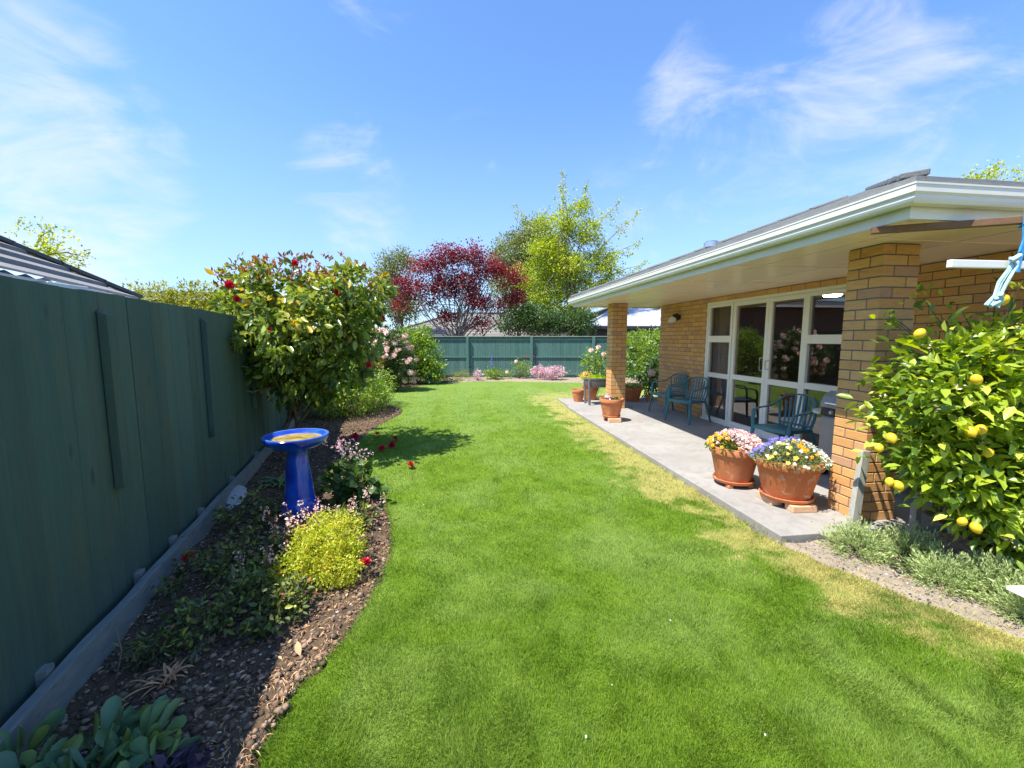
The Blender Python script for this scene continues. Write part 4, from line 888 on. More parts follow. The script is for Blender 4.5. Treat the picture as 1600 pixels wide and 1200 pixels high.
e, C, DD = shrub('delphinium', (1.5, 16.4, 0), [(1.5, 16.4, .22, .38, .25, .24)], 110, 8, .05, .07, M['greenbush'], 'delphinium with one pale blue spire against the back fence', 'plant', wid=.3, up=.3, tpl=4)
P_ = np.stack([np.full(150, 1.42), np.full(150, 16.4), rng.uniform(.45, .92, 150)], 1) + rng.normal(0, .022, (150, 3)); fol(e, 'flower_spire', leaves(P_, rng.normal(0, 1, P_.shape), .035, wid=.5, up=.2, tpl=4), M['blueflower'])
e, C, DD = shrub('rose_bush', (2.5, 16.4, 0), [(2.55, 16.4, .52, .45, .3, .34), (2.1, 16.35, .2, .25, .2, .2), (2.8, 16.4, .35, .25, .25, .3)], 120, 8, .06, .055, M['greenbush'], 'thin rose bush with pink and cream flowers at a back fence post', 'rose bush', wid=.35, up=.3, tpl=4, stems=25)
for c, mm in (((2.75, 16.2, .88), CAMFL), ((3.06, 16.3, .90), CAMFL), ((2.35, 16.15, .72), TR), ((2.0, 16.2, .3), TR)): inst('flower', mm, c, face_rot((0, -1, .5)), .8, e)
e, C, DD = shrub('spotted_shrub', (3.62, 15.95, 0), [(3.55, 15.95, .27, .55, .35, .26), (3.95, 15.9, .30, .35, .3, .24), (3.2, 15.95, .34, .3, .25, .2)], 230, 12, .05, .06, M['mauve'], 'low spreading shrub smothered in pinkish white flowers before the fence', 'shrub', wid=.4, up=.3, tpl=4)
shrub('shrub', (5.1, 15.7, 0), [(5.1, 15.7, .14, .3, .2, .18)], 60, 9, .04, .06, M['yellow'], 'small clump of pale yellow leaves near the right end of the back bed', 'plant', wid=.3, up=.3, tpl=4)
# tall flowering hedge right of the far pillar
HL = [(6.5, 13.6, 1.0, .95, .5, .75), (6.6, 13.6, 1.45, .9, .5, .50), (6.5, 13.5, .5, .8, .5, .5), (5.7, 13.6, 1.2, .5, .4, .6), (7.1, 13.5, 1.5, .35, .4, .4)]
e, C, DD = shrub('hedge', (6.5, 13.7, 0), HL, 640, 13, .08, .085, M['greenbush'], 'tall clipped hedge dotted with white blooms behind the far pillar', 'hedge', wid=.3, up=.4, tpl=4, stems=30)
cc, dd = clumps(HL, 260, .05); k_ = dd[:, 1] < -.1; cc = cc[k_][:26] + dd[k_][:26] * .04; idx = np.repeat(np.arange(len(cc)), 7)
fol(e, 'blossom', leaves(cc[idx] + rng.normal(0, .022, (len(idx), 3)), rng.normal(0, 1, (len(idx), 3)), .055, wid=.5, up=.3, tpl=4), M['whitep'])
# yellow hedge over the left fence
shrub('hedge', (-6.5, 11.5, 0), [(-7.2, 11.3, 2.22, .75, .6, .75), (-6.4, 11.4, 2.33, .7, .6, .66), (-5.6, 11.5, 2.28, .7, .6, .75), (-6.4, 11.4, 1.5, 1.5, .6, .9), (-4.9, 11.6, 2.2, .6, .5, .75)], 1500, 12, .07, .085, M['hedgeyellow'], 'clipped yellow green hedge just beyond the left fence', 'hedge', wid=.3, up=.45, tpl=4, stems=30)

# --- lemon tree and lavender by the near pillar
lm = plant('lemon_tree', (3.62, 2.42, 0), 'lemon tree with yellow fruit in front of the near brick pillar', 'tree')
LL = [(3.30, 2.34, 1.28, .52, .36, .40), (3.75, 2.25, 1.35, .62, .45, .45), (3.10, 2.36, .98, .30, .28, .36), (3.85, 2.1, .42, .55, .3, .38), (3.45, 2.2, .55, .3, .25, .25), (3.65, 2.25, .82, .62, .42, .48), (4.05, 2.2, .55, .55, .4, .5), (3.35, 2.3, .75, .42, .32, .36), (4.3, 2.1, 1.3, .5, .4, .6)]
d1_, C, DD = crown(LL, 1050, 9, .055, .090, shell=.36, wid=.29, up=.6, droop=.05, spread=.55)
d2_, Cb, _ = crown([(3.35, 2.62, 1.78, .48, .15, .18), (3.9, 2.35, 1.85, .35, .2, .25)], 22, 5, .05, .075, wid=.27, up=.5)
fol(lm, 'crown', stack([d1_, d2_]), M['lemonleaf'])
mb = MB(); limbs(mb, (3.62, 2.42, -.05), (3.66, 2.3, 1.1), C, .035, 60, .15)
for c in Cb[:14]: mb.tube([(3.66, 2.35, 1.1), ((3.66 + c[0]) / 2 + .05, 2.45, 1.45), tuple(c)], [.008, .006, .003], 5)
pt(lm, mb.build('trunk', M['twig']))
LEM = MB(); LEM.lathe([(0, -.040), (.007, -.037), (.012, -.032), (.022, -.024), (.0285, -.008), (.029, .004), (.025, .018), (.015, .029), (.006, .034), (0, .035)], 20)
lemo = LEM.build('lemon', M['lemon']); lme = lemo.data; bpy.data.objects.remove(lemo)
for i, p_ in enumerate([(3.04, 1.98, 1.37), (3.03, 1.97, 1.06), (2.76, 2.09, 1.64), (2.66, 2.11, 1.00), (2.72, 2.09, .70), (3.16, 1.96, .93), (3.14, 1.96, .46), (3.02, 1.95, .51), (2.58, 2.11, .94), (3.22, 2.02, 1.84), (3.10, 1.97, 1.07), (2.68, 2.11, .72)]):
    inst('lemon', lme, (p_[0], p_[1] + .07, p_[2]), (random.uniform(-.6, .6), random.uniform(-.6, .6), random.random() * 6), random.uniform(.78, 1.0), lm)
cc, dd = clumps(LL, 190, .1); k_ = (dd[:, 1] < .2); cc = cc[k_][:60]; idx = np.repeat(np.arange(len(cc)), 6)
fol(lm, 'blossom', leaves(cc[idx] + rng.normal(0, .015, (len(idx), 3)) + dd[k_][:60][idx] * .05, rng.normal(0, 1, (len(idx), 3)), .020, wid=.35, up=.3, tpl=4), M['pink'])
LV = [(2.98, 2.60, .20, .17, 'nearest the grey stake'), (3.20, 2.42, .20, .20, 'second from the grey stake'), (3.14, 2.16, .19, .16, 'in the middle of the row beside bare litter'), (3.30, 2.02, .20, .19, 'in front of the lemon foliage'), (3.26, 1.80, .18, .15, 'last one before the low white rail'), (3.50, 1.72, .22, .2, 'largest, cut by the right edge of the photo')]
for x, y, r_, h, lab in LV:
    r_ *= 1.15; h *= 1.45; e = plant('lavender_bush', (x, y, 0), 'small grey green lavender mound ' + lab, 'lavender', 'lavender mounds along the patio bed')
    n = 520; a = rng.random(n) * 6.28; t = np.arccos(rng.uniform(.05, 1, n)); dv = np.stack([np.cos(a) * np.sin(t), np.sin(a) * np.sin(t), np.cos(t)], 1); L_ = rng.uniform(.55, 1.05, n)
    C0 = np.array([x, y, .0]) + dv * np.array([r_, r_, h]) * L_[:, None]; idx = np.repeat(np.arange(n), 9); tt = rng.uniform(-.06, .02, len(idx))
    fol(e, 'foliage', leaves(C0[idx] + dv[idx] * tt[:, None] + rng.normal(0, .004, (len(idx), 3)), dv[idx] + [0, 0, .35], .030, wid=.15, up=.1, spread=.45, tpl=4, rnd=np.clip(.3 + .5 * L_[idx] * rng.random(len(idx)) + .2 * (L_[idx] - .5), 0, 1)), M['lav'])
    mb = MB()
    for k in range(26): mb.tube([(x, y, 0), tuple(C0[k] * .5 + np.array([x, y, 0]) * .5), tuple(C0[k])], [.004, .003, .0015], 4)
    pt(e, mb.build('stem', M['twig']))

# --- trees beyond the fences
def tree(name, base, top, lobes, n, per, crad, size, m, label, r0=.12, nl=60, bark='bark', cat='tree', group='trees beyond the fences', sprays=(), **kw):
    e = plant(name, base, label, cat, group); d, C, DD = crown(lobes, n, per, crad, size, tpl=4, **kw); parts = [d]; mb = MB(); limbs(mb, base, top, C, r0, nl, .2, .1)
    for (p0, p1) in sprays:
        p0 = np.array(p0, float); p1 = np.array(p1, float); t = np.linspace(.0, 1, 46); idx = np.repeat(t, 7); Pp = p0 + (p1 - p0) * idx[:, None] + np.repeat(rng.normal(0, 1, (len(t), 3)) * (.34 * (1.1 - t[:, None])), 7, 0) + rng.normal(0, .07, (len(idx), 3)) + np.array([0, 0, .2]) * np.sin(idx * 7)[:, None]
        parts.append(leaves(Pp, np.tile(p1 - p0, (len(idx), 1)) / np.linalg.norm(p1 - p0), size, tpl=4, wid=kw.get('wid', .4), up=.4)); mb.tube([p0, (p0 + p1) / 2 + [0, 0, .1], p1], [.035, .02, .006], 5)
    fol(e, 'crown', stack(parts), m); pt(e, mb.build('trunk', M[bark])); return e
tree('maple_tree', (.1, 20.2, 0), (.15, 20.1, 3.4), [(-2.0, 20, 4.0, 1.0, .9, .55), (-1.2, 20, 4.9, .9, .8, .55), (-.35, 20, 5.45, .75, .8, .5), (.75, 20, 5.5, .9, .8, .5), (1.6, 20, 4.9, 1.0, .8, .6), (2.6, 20, 4.5, .85, .8, .5), (2.9, 20, 3.6, .6, .6, .4), (.2, 20.2, 4.3, 1.3, .9, .5), (-2.4, 20, 3.2, .5, .5, .28), (-1.2, 20, 3.3, .5, .5, .3), (1.7, 20, 3.2, .9, .7, .5), (1.3, 20, 2.2, .7, .5, .4), (-.4, 20, 2.6, .5, .4, .4), (-.6, 20, 3.8, .8, .6, .5), (.9, 20, 3.6, .8, .6, .5)],
     700, 30, .17, .105, M['maple'], 'red leaved maple standing just beyond the back fence', .12, 70, 'barkpale', wid=.4, up=.5, shell=.5)
tree('golden_tree', (6.9, 24, 0), (6.4, 24, 8.6), [(5.2, 24, 6.6, 1.1, 1, 1.0), (6.3, 24, 8.2, .9, .9, 1.1), (4.3, 24, 5.2, 1.1, 1, .9), (7.6, 24, 7.6, .9, .9, .9), (6.4, 24, 5.6, 1.7, 1.2, 1.2), (8.6, 24, 6.0, 1.1, .9, .8), (5.2, 24, 3.9, 1.4, 1, .8), (7.8, 24, 4.4, 1.3, 1, .8), (9.2, 24, 4.6, .7, .7, .5), (6.5, 24, 3.0, 1.6, 1, .7), (4.6, 24, 2.8, .9, .8, .6), (7.2, 24, 9.0, .5, .5, .6), (5.0, 24, 8.2, .4, .5, .5)],
     900, 40, .19, .125, M['gold'], 'tall yellow green tree with long loose branches beyond the back fence', .16, 110, 'barkpale', wid=.36, up=.45, shell=.5,
     sprays=[((6.2, 24, 8.6), (6.15, 24, 10.9)), ((7.2, 24, 8.6), (7.6, 24, 10.3)), ((7.8, 24, 7.6), (9.6, 24, 9.5)), ((8.4, 24, 6.8), (10.8, 24, 8.9)), ((8.6, 24, 6.2), (10.9, 24, 7.2)), ((8.8, 24, 5.2), (11.3, 24, 6.0)), ((5.0, 24, 7.2), (3.4, 24, 8.9)), ((8.6, 24, 4.6), (10.8, 24, 4.9)), ((8.2, 24, 4.0), (10.2, 24, 3.0))])
tree('broadleaf_tree', (4.1, 29, 0), (4.1, 29, 6), [(4.0, 29, 7.2, 1.5, 1.2, 1.6), (5.6, 29, 8.2, 1.5, 1.2, 1.6), (3.8, 29, 5.2, 1.5, 1.2, 1.5), (6.5, 29, 6, 2.2, 1.4, 2)], 800, 34, .28, .15, M['conifer'], 'dull olive green tree behind the tall yellow green one', .2, 40, wid=.4, up=.4)
tree('broadleaf_tree', (3.4, 22, 0), (3.3, 22, 2.2), [(2.9, 22, 2.5, .9, .7, .6), (4.2, 22, 2.6, 1.1, .7, .7), (5.4, 22, 2.4, 1.0, .7, .6), (6.6, 22, 2.5, 1.0, .8, .7), (3.4, 22, 3.3, .7, .6, .5)], 520, 24, .16, .12, M['darkgreen'], 'low dark green tree under the yellow green one, touching the fence top', .1, 40, wid=.35, up=.4)
tree('broadleaf_tree', (-2.8, 23, 0), (-2.9, 23, 4.4), [(-3.3, 23, 5.2, .75, .7, .9), (-2.5, 23, 5.6, .6, .6, .7), (-3.4, 23, 3.9, 1.0, .8, 1.1), (-2.6, 23, 3.2, 1.0, .8, .9)], 380, 20, .2, .14, M['conifer'], 'grey green tree rising behind the camellia and left of the maple', .12, 40, wid=.3, up=.4, shell=.5)
tree('broadleaf_tree', (-12.4, 14.5, 0), (-12.3, 14.5, 3.6), [(-12.6, 14.5, 3.9, .8, .7, .4), (-12.0, 14.5, 4.05, .4, .5, .3), (-13.2, 14.4, 4.1, .5, .5, .35)], 70, 18, .12, .10, M['gold'], 'yellow green treetop showing above the light grey roof', .1, 40, wid=.36, up=.4, sprays=[((-12, 14.5, 4.1), (-11.0, 14.5, 4.05)), ((-12.3, 14.5, 4.3), (-11.95, 14.5, 4.75))])
tree('broadleaf_tree', (22.8, 15.6, 0), (22.8, 15.6, 8), [(22.5, 16, 8.3, .7, .6, .5), (23.6, 16, 8.6, .7, .6, .7), (24.8, 16, 8.4, .9, .6, .6), (23, 16, 7.4, 2, 1, .8)], 170, 16, .17, .13, M['gold'], 'yellow green treetop above the near end of the brick house roof', .15, 40, wid=.36, up=.4)
# ============================================================ PATIO THINGS
# --- resin garden chairs: local frame, seat faces -y
def make_chair(loc, rz, label):
    e = empty('garden_chair', loc, label, 'chair', 'green plastic garden chairs on the patio', rz)
    m = M['resin']
    mb = MB(); n = 10; vs = []
    for j in range(n + 1):
        y = -.24 + .46 * j / n; hw = .235 - .03 * j / n
        for i in range(n + 1):
            u = -1 + 2 * i / n; z = .425 - .012 * (1 - u * u) - .02 * (j / n) - (.035 * (1 - j / 1.5) ** 2 if j < 1.5 else 0); vs.append((u * hw, y - .012 * (1 - u * u), z))
    top = [(i + j * (n + 1), i + 1 + j * (n + 1), i + 1 + (j + 1) * (n + 1), i + (j + 1) * (n + 1)) for j in range(n) for i in range(n)]
    mb.add(vs, top, 0, True); o = mb.build('seat', m, e); s = o.modifiers.new('s', 'SOLIDIFY'); s.thickness = .014; s.offset = -1
    mb = MB(); mb.beam((-.22, -.245, .40), (.22, -.245, .40), .02, .05); mb.beam((-.225, -.24, .40), (-.205, .20, .385), .018, .045); mb.beam((.225, -.24, .40), (.205, .20, .385), .018, .045); mb.build('apron', m, e, bevel=.006)
    # back hoop flowing into the arms
    def hoop(u):  # u 0..1 from right arm front, over the back, to left arm front
        pass
    R_ = [(.275, -.21, .615), (.285, -.10, .635), (.285, .04, .645), (.272, .14, .675), (.245, .215, .735), (.19, .262, .79), (.10, .285, .818), (0, .29, .825)]
    pts = smooth_line(R_ + [(-x, y, z) for x, y, z in R_[-2::-1]], 5)
    mb = MB(); mb.tube(pts, .026, 10, flat=.45); mb.build('armrest', m, e)
    mb = MB()
    for k in range(-3, 4):
        xt = k * .062; xb = k * .050; zt = .81 - abs(k) ** 2 * .0085; yt = .286 - abs(k) ** 1.8 * .0045
        mb.tube([(xb, .205, .40), (xb * 1.08, .235, .52), (xt * .98, .265, .68), (xt, yt, zt)], [.013, .015, .017, .017], 8, flat=.4, upv=(0, -1, .2))
    for s_ in (-1, 1): mb.tube([(s_ * .205, .20, .40), (s_ * .235, .225, .55), (s_ * .245, .215, .73)], [.022, .02, .02], 8, flat=.5, upv=(0, -1, .2))
    mb.tube([(-.20, .215, .435), (0, .225, .435), (.20, .215, .435)], .018, 8, flat=.8); mb.build('backrest', m, e)
    for sx in (-1, 1):
        mb = MB(); vs = []
        # front leg rises into the arm
        mb.tube([(sx * .285, -.275, 0), (sx * .262, -.25, .22), (sx * .245, -.235, .40), (sx * .262, -.235, .52), (sx * .276, -.205, .61)], [.020, .026, .030, .024, .022], 8, flat=.75); mb.build('leg', m, e)
        mb = MB(); mb.tube([(sx * .255, .315, 0), (sx * .228, .26, .22), (sx * .205, .205, .40)], [.020, .025, .030], 8, flat=.75); mb.build('leg', m, e)
    return e
make_chair((4.43, 8.14, .05), R(-82), 'green plastic chair nearest the far end of the brick wall')
make_chair((4.34, 7.25, .05), R(-72), 'green plastic chair beside the left window pane, middle of three')
make_chair((4.22, 4.80, .05), R(-78), 'green plastic chair near the barbecue, behind the two flower pots')

# --- terracotta pots
def pot(c, r, h, label, m='terracotta', soil=.86, rim=.2, base=.68, z=.05, group='terracotta pots'):
    e = empty('terracotta_pot', (c[0], c[1], z), label, 'pot', group)
    rh = h * rim; mb = MB()
    mb.lathe([(0, 0), (r * base * .97, 0), (r * base, .012), (r * .905, h - rh - .012), (r * .915, h - rh - .006), (r * .985, h - rh), (r, h - rh + .012), (r, h - .014), (r * .985, h), (r * .93, h), (r * .90, h - .012), (r * .86, h * soil - .02), (r * .80, h * soil - .022)], 56)
    mb.build('pot', M[m], e)
    mb = MB(); n = 24; vs = [(0, 0, h * soil)]; 
    for q in (.3, .6, .87):
        for k in range(n): a = 6.2832 * k / n; vs.append((r * q * math.cos(a), r * q * math.sin(a), h * soil + random.uniform(-.008, .01)))
    fs = [(0, 1 + k, 1 + (k + 1) % n) for k in range(n)] + [(1 + j * n + k, 1 + (j + 1) * n + k, 1 + (j + 1) * n + (k + 1) % n, 1 + j * n + (k + 1) % n) for j in (0, 1) for k in range(n)]
    mb.add(vs, fs, 0, True); mb.build('soil', M['potsoil'], e); return e
def saucer(c, r, z, label):
    mb = MB(); mb.lathe([(0, 0), (r * .86, 0), (r * .96, .012), (r, .035), (r * .985, .042), (r * .95, .038), (r * .90, .018), (0, .014)], 48); o = mb.build('saucer', M['terracotta']); o.location = (*c, z); tag(o, label, 'saucer', 'terracotta saucers')
def brick(c, rz, label, dims=(.23, .11, .06), z=.05, m='clay'):
    mb = MB(); a, b, h = dims; mb.box(-a / 2, a / 2, -b / 2, b / 2, 0, h, .5); o = mb.build('support_brick', M[m], bevel=.006); o.location = (*c, z); o.rotation_euler = (0, 0, rz); tag(o, label, 'brick', 'bricks propping up the pots')
PA, PB, PC = (2.95, 3.99), (3.10, 3.44), (2.93, 7.50)
ZA = .05 + .035
for k, (dx, dy, t) in enumerate([(-.12, -.11, 'left'), (.09, -.13, 'front'), (0, .13, 'back')]):
    mb = MB(); mb.box(-.028, .028, -.03, .03, 0, .036); o = mb.build('pot_foot', M['terracotta'], bevel=.006); o.location = (PA[0] + dx, PA[1] + dy, .05); tag(o, f'small terracotta foot under the {t} edge of the pink flower pot saucer', 'pot foot')
saucer(PA, .205, ZA, 'terracotta saucer under the pot of pink and orange flowers')
pot(PA, .252, .375, 'large smooth terracotta pot of pink and orange pansies, left of its pair', z=ZA + .016)
brick((3.10, 3.26), -.06, 'pale clay brick under the front of the stained pot'); brick((2.98, 3.50), 1.45, 'clay brick under the left back of the stained pot'); brick((3.23, 3.55), 1.2, 'clay brick under the right back of the stained pot')
ZB = .05 + .061
saucer(PB, .225, ZB, 'terracotta saucer under the stained pot of mixed flowers')
pot(PB, .285, .37, 'large lime stained terracotta pot of blue, white and orange flowers', 'terracotta_old', z=ZB + .016)
brick((2.93, 7.33), -.1, 'pale brick under the lone pot before the far pillar', (.23, .11, .075)); brick((2.93, 7.63), .1, 'second brick behind the first under the lone pot', (.23, .11, .075))
saucer(PC, .175, .126, 'terracotta saucer under the lone pot before the far pillar')
pot(PC, .23, .34, 'terracotta pot on bricks before the far pillar, sparsely planted', soil=.93, z=.142)
pot((3.03, 10.0), .165, .30, 'small terracotta pot on the lawn corner of the far slab', z=.046); pot((3.42, 10.25), .21, .42, 'bright orange terracotta pot behind the dark planter legs', z=.046)
# lobed feet of the far slab, pots behind the pillar
pot((4.42, 9.95), .26, .34, 'shaded wide terracotta pot of yellow flowers behind the far pillar', z=.046); pot((4.78, 9.72), .10, .14, 'tiny terracotta pot in shade near the wall corner', z=.046)
PET = {k: petal_mesh(k + '_bloom', M[m_], [(5, .021, 8, 0), (4, .014, 35, .004)], .62, 4) for k, m_ in dict(pink='pink', mauve='mauve', orange='orange', yellow='yellow', white='whitep', blue='blueflower').items()}
def potplants(name, c, z, r, h, label, zones, leafm='lettuce', nl=900, lsz=.034, fl=60, bulge=1.18):
    e = empty(name, (c[0], c[1], z), label, 'flowers', 'flowers growing in the patio pots')
    q = rng.random((nl, 3)); a = q[:, 0] * 6.283; rr = np.sqrt(q[:, 1]) * r * bulge; zz_ = h * (1 - (rr / (r * bulge)) ** 2.2) * (.3 + .7 * q[:, 2])
    C = np.stack([np.cos(a) * rr, np.sin(a) * rr, zz_ + .01], 1); Dv = np.stack([np.cos(a) * rr * 3, np.sin(a) * rr * 3, np.full(nl, .6)], 1)
    v, f, rd = leaves(C, Dv, lsz, wid=.3, up=.45, spread=.5); mesh_np('foliage', v, f, leafm, e, rnd=rd, smooth_=True)
    for k in range(fl):
        a = rng.random() * 6.283; rr = math.sqrt(rng.random()) * r * bulge; x, y = math.cos(a) * rr, math.sin(a) * rr
        kind = zones(x / r, y / r); zt = h * (1 - (rr / (r * bulge)) ** 2.2) + rng.uniform(.02, .05)
        o = bpy.data.objects.new('flower', PET[kind]); col.objects.link(o); o.parent = e; o.location = (x, y, zt)
        o.rotation_euler = face_rot((x / r * .8 - .25 + rng.normal(0, .25), y / r * .8 - .55 + rng.normal(0, .25), .9)); o.scale = (random.uniform(.8, 1.25) * (.8 if kind in ('white', 'blue') else 1),) * 3
    return e
M['pansyleaf'] = leafmat('pansy_leaf_mat', [(0, (.05, .12, .015)), (1, (.16, .28, .03))], .45, .3)
M['lobelia'] = leafmat('lobelia_leaf_mat', [(0, (.10, .17, .07)), (.6, (.20, .28, .12)), (1, (.36, .42, .10))], .55, .35)
potplants('pansies', PA, ZA + .016 + .34, .245, .15, 'mass of pink and orange pansies filling the left large pot', lambda x, y: 'orange' if x < -.35 and rng.random() < .8 else ('mauve' if rng.random() < .35 else 'pink'), M['pansyleaf'], 700, .035, 98)
def petal_mass(name, c, z, r, h, n, m, sel, size, label):
    a = rng.random(n) * 6.283; rr = np.sqrt(rng.random(n)) * r; x = np.cos(a) * rr; y = np.sin(a) * rr; k = sel(x / r, y / r); x = x[k]; y = y[k]; rr = rr[k]
    zt = h * (1 - (rr / r) ** 2.2) + rng.uniform(.015, .05, len(x)); idx = np.repeat(np.arange(len(x)), 5)
    C = np.stack([x, y, zt], 1)[idx] + rng.normal(0, size * .35, (len(idx), 3)); v, f, rd = leaves(C, rng.normal(0, 1, C.shape) + [0, -.3, .3], size, wid=.5, up=.3, tpl=4, rnd=np.clip(rng.random(len(x))[idx] + rng.normal(0, .1, len(idx)), 0, 1)); return mesh_np(name, v, f, m, label, rnd=rd)
_pe = [o for o in bpy.data.objects if o.name == 'pansies'][0]
petal_mass('blossom', PA, 0, .28, .15, 520, M['mauve'], lambda x, y: x > -.45, .019, _pe); petal_mass('blossom', PA, 0, .28, .15, 420, M['pink'], lambda x, y: x > -.3, .018, _pe)
potplants('mixed_bedding', PB, ZB + .016 + .335, .275, .17, 'mixed blue, white and orange bedding flowers filling the stained pot', lambda x, y: ('white' if x > .35 else ('blue' if y > -.05 else ('orange' if x > -.1 else ('yellow' if rng.random() < .5 else 'white')))), M['lobelia'], 2200, .028, 98)
_pe = [o for o in bpy.data.objects if o.name == 'mixed_bedding'][0]
petal_mass('blossom', PB, 0, .33, .17, 420, M['whitep'], lambda x, y: x > .25, .016, _pe); petal_mass('blossom', PB, 0, .31, .18, 330, M['blueflower'], lambda x, y: (x < .3) & (y > -.1), .013, _pe)
potplants('pansies', (4.42, 9.95), .35, .25, .10, 'yellow flowers in the shaded pot behind the far pillar', lambda x, y: 'yellow', M['pansyleaf'], 200, .05, 30)
e = empty('succulent', (2.87, 7.48, .47), 'dusky pink succulent rosette in the lone pot', 'plant')
C = []; Dv = []
for k in range(60): a = rng.random() * 6.28; t = rng.uniform(.1, 1.4); C.append(np.array([math.cos(a) * math.cos(t), math.sin(a) * math.cos(t), math.sin(t)]) * .05 + [-.03, -.03, .02]); Dv.append(C[-1] - [-.03, -.03, .0])
v, f, rd = leaves(np.array(C), np.array(Dv), .07, wid=.3, up=0, spread=.1); mesh_np('foliage', v, f, M['mauve'], e, rnd=rd, smooth_=True)
e = empty('seedlings', (3.0, 7.50, .46), 'few small dark seedlings in the lone pot', 'plant'); C = rng.normal(0, .06, (80, 3)) * [1, 1, .15] + [0.0, 0, .02]
v, f, rd = leaves(C, rng.normal(0, 1, (80, 3)) + [0, 0, 1], .035, wid=.35, up=.3); mesh_np('foliage', v, f, M['rhodo'], e, rnd=rd, smooth_=True)
# --- dark raised planter on legs behind the far pillar
pl = empty('raised_planter', (3.45, 9.52, .046), 'dark grey raised plastic planter on four legs beside the far pillar', 'planter')
mb = MB(); n = 40; prof = [(0, .42, .36), (.9, .42, .36), (.98, .46, .40), (1, .60, .44), (1.05, .61, .46), (1.05, .64, .46), (.97, .64, .46), (.95, .60, .44), (0, .58, .44)]
vs = []
for s_, z, _ in prof:
    for k in range(n):
        a = 6.2832 * k / n; cx = math.copysign(abs(math.cos(a)) ** .5, math.cos(a)); sy = math.copysign(abs(math.sin(a)) ** .5, math.sin(a)); vs.append((cx * .40 * s_, sy * .22 * s_, z))
mb.add(vs, [(i * n + k, i * n + (k + 1) % n, (i + 1) * n + (k + 1) % n, (i + 1) * n + k) for i in range(len(prof) - 1) for k in range(n)], 0, True); mb.build('trough', M['planter'], pl)
for sx in (-1, 1):
    for sy in (-1, 1):
        mb = MB(); mb.beam((sx * .36, sy * .19, .60), (sx * .335, sy * .165, 0), .045, .055, up=(0, 1, 0)); mb.build('leg', M['planter'], pl, bevel=.008)
e = empty('lettuce', (3.40, 9.5, .64), 'bright lime lettuce in the dark raised planter', 'plant'); C = rng.normal(0, .09, (160, 3)) * [1.6, .8, .3] + [0, 0, .03]
v, f, rd = leaves(C, C * 3 + [0, 0, .5], .09, wid=.45, up=.2); mesh_np('foliage', v, f, M['lettuce'], e, rnd=rd, smooth_=True)
e, C, DD = shrub('rose_bush', (3.72, 10.75, 0), [(3.7, 10.7, 1.05, .36, .3, .34), (3.9, 10.8, .7, .3, .3, .3), (3.45, 10.65, .95, .2, .2, .25)], 110, 8, .055, .07, M['greenbush'], 'leafy rose bush with faded pink blooms behind the raised planter', 'rose bush', wid=.33, up=.4, tpl=4, stems=25)
for c in ((3.66, 10.4, 1.38), (3.5, 10.5, 1.30), (3.85, 10.5, 1.2)): inst('flower', TR, c, face_rot((0, -1, .6)), .8, e)
e, C, DD = shrub('leafy_shrub', (5.05, 10.2, .04), [(4.95, 10.2, .5, .28, .25, .38), (5.2, 10.2, .75, .3, .25, .35)], 90, 9, .06, .10, M['darkgreen'], 'dark leafy shrub with a pink bloom between hedge and wall corner', 'shrub', wid=.3, up=.4, tpl=4, stems=15)
inst('flower', TR, (4.92, 9.95, .74), face_rot((-.2, -1, .5)), 1.2, e)
# --- barbecue behind the near pillar
bq = empty('barbecue', (4.38, 3.88, .035), 'grey hooded gas barbecue with side shelves behind the near pillar', 'barbecue', rz=R(-90)); bq.scale = (.9, .9, .88)
# local frame: front faces -y (towards the lawn), width along x
mb = MB(); mb.box(-.36, .36, -.24, .24, .10, .80); mb.build('cabinet', M['bbqside'], bq, bevel=.03)
mb = MB(); mb.box(-.345, -.004, -.256, -.242, .14, .78); mb.build('door', M['bbqside'], bq, bevel=.004); mb = MB(); mb.box(.004, .345, -.256, -.242, .14, .78); mb.build('door', M['bbqside'], bq, bevel=.004)
def shelf(x0, x1):
    n = 12; poly = [(x0, -.25), (x0, .24)]; w_ = x1 - x0
    poly = [(x0, .24), (x0, -.26)] + [(x0 + w_ * math.sin(t), -.02 - .24 * math.cos(t)) for t in np.linspace(.12, math.pi / 2, n)] + [(x1, .24)]
    if w_ < 0: poly = poly[::-1]
    mb = MB(); mb.prism(poly[::-1] if w_ > 0 else poly[::-1], .80, .84); mb.build('side_shelf', M['bbqshelf'], bq, bevel=.01)
shelf(.362, .62); shelf(-.362, -.62)
mb = MB(); mb.box(-.36, .36, -.25, .25, .802, .90); mb.build('firebox', M['black'], bq, bevel=.01)
mb = MB(); prof = [(-.255, .905), (-.26, .96), (-.22, 1.05), (-.13, 1.115), (0, 1.14), (.14, 1.12), (.24, 1.04), (.25, .905)]; n = len(prof)
vs = [(x, y, z) for x in (-.37, .37) for y, z in prof]; mb.add(vs, [(i, i + 1, n + i + 1, n + i) for i in range(n - 1)] + [tuple(range(n))[::-1], tuple(range(n, 2 * n)), (0, n, 2 * n - 1, n - 1)]); mb.build('hood', M['bbqgrey'], bq, bevel=.012)
mb = MB(); mb.tube([(-.25, -.255, .97), (-.25, -.30, .975), (.25, -.30, .975), (.25, -.255, .97)], .012, 8); mb.build('handle', M['chrome'], bq)
for x in (-.2, 0, .2): mb = MB(); mb.tube([(x, -.245, .855), (x, -.275, .855)], [.024, .020], 14); mb.build('knob', M['bbqshelf'], bq)
for x in (-.30, .30):
    for y in (-.19, .19): mb = MB(); mb.tube([(x - .015, y, .05), (x + .015, y, .05)], .05, 18, upv=(0, 0, 1)); mb.build('wheel', M['black'], bq)
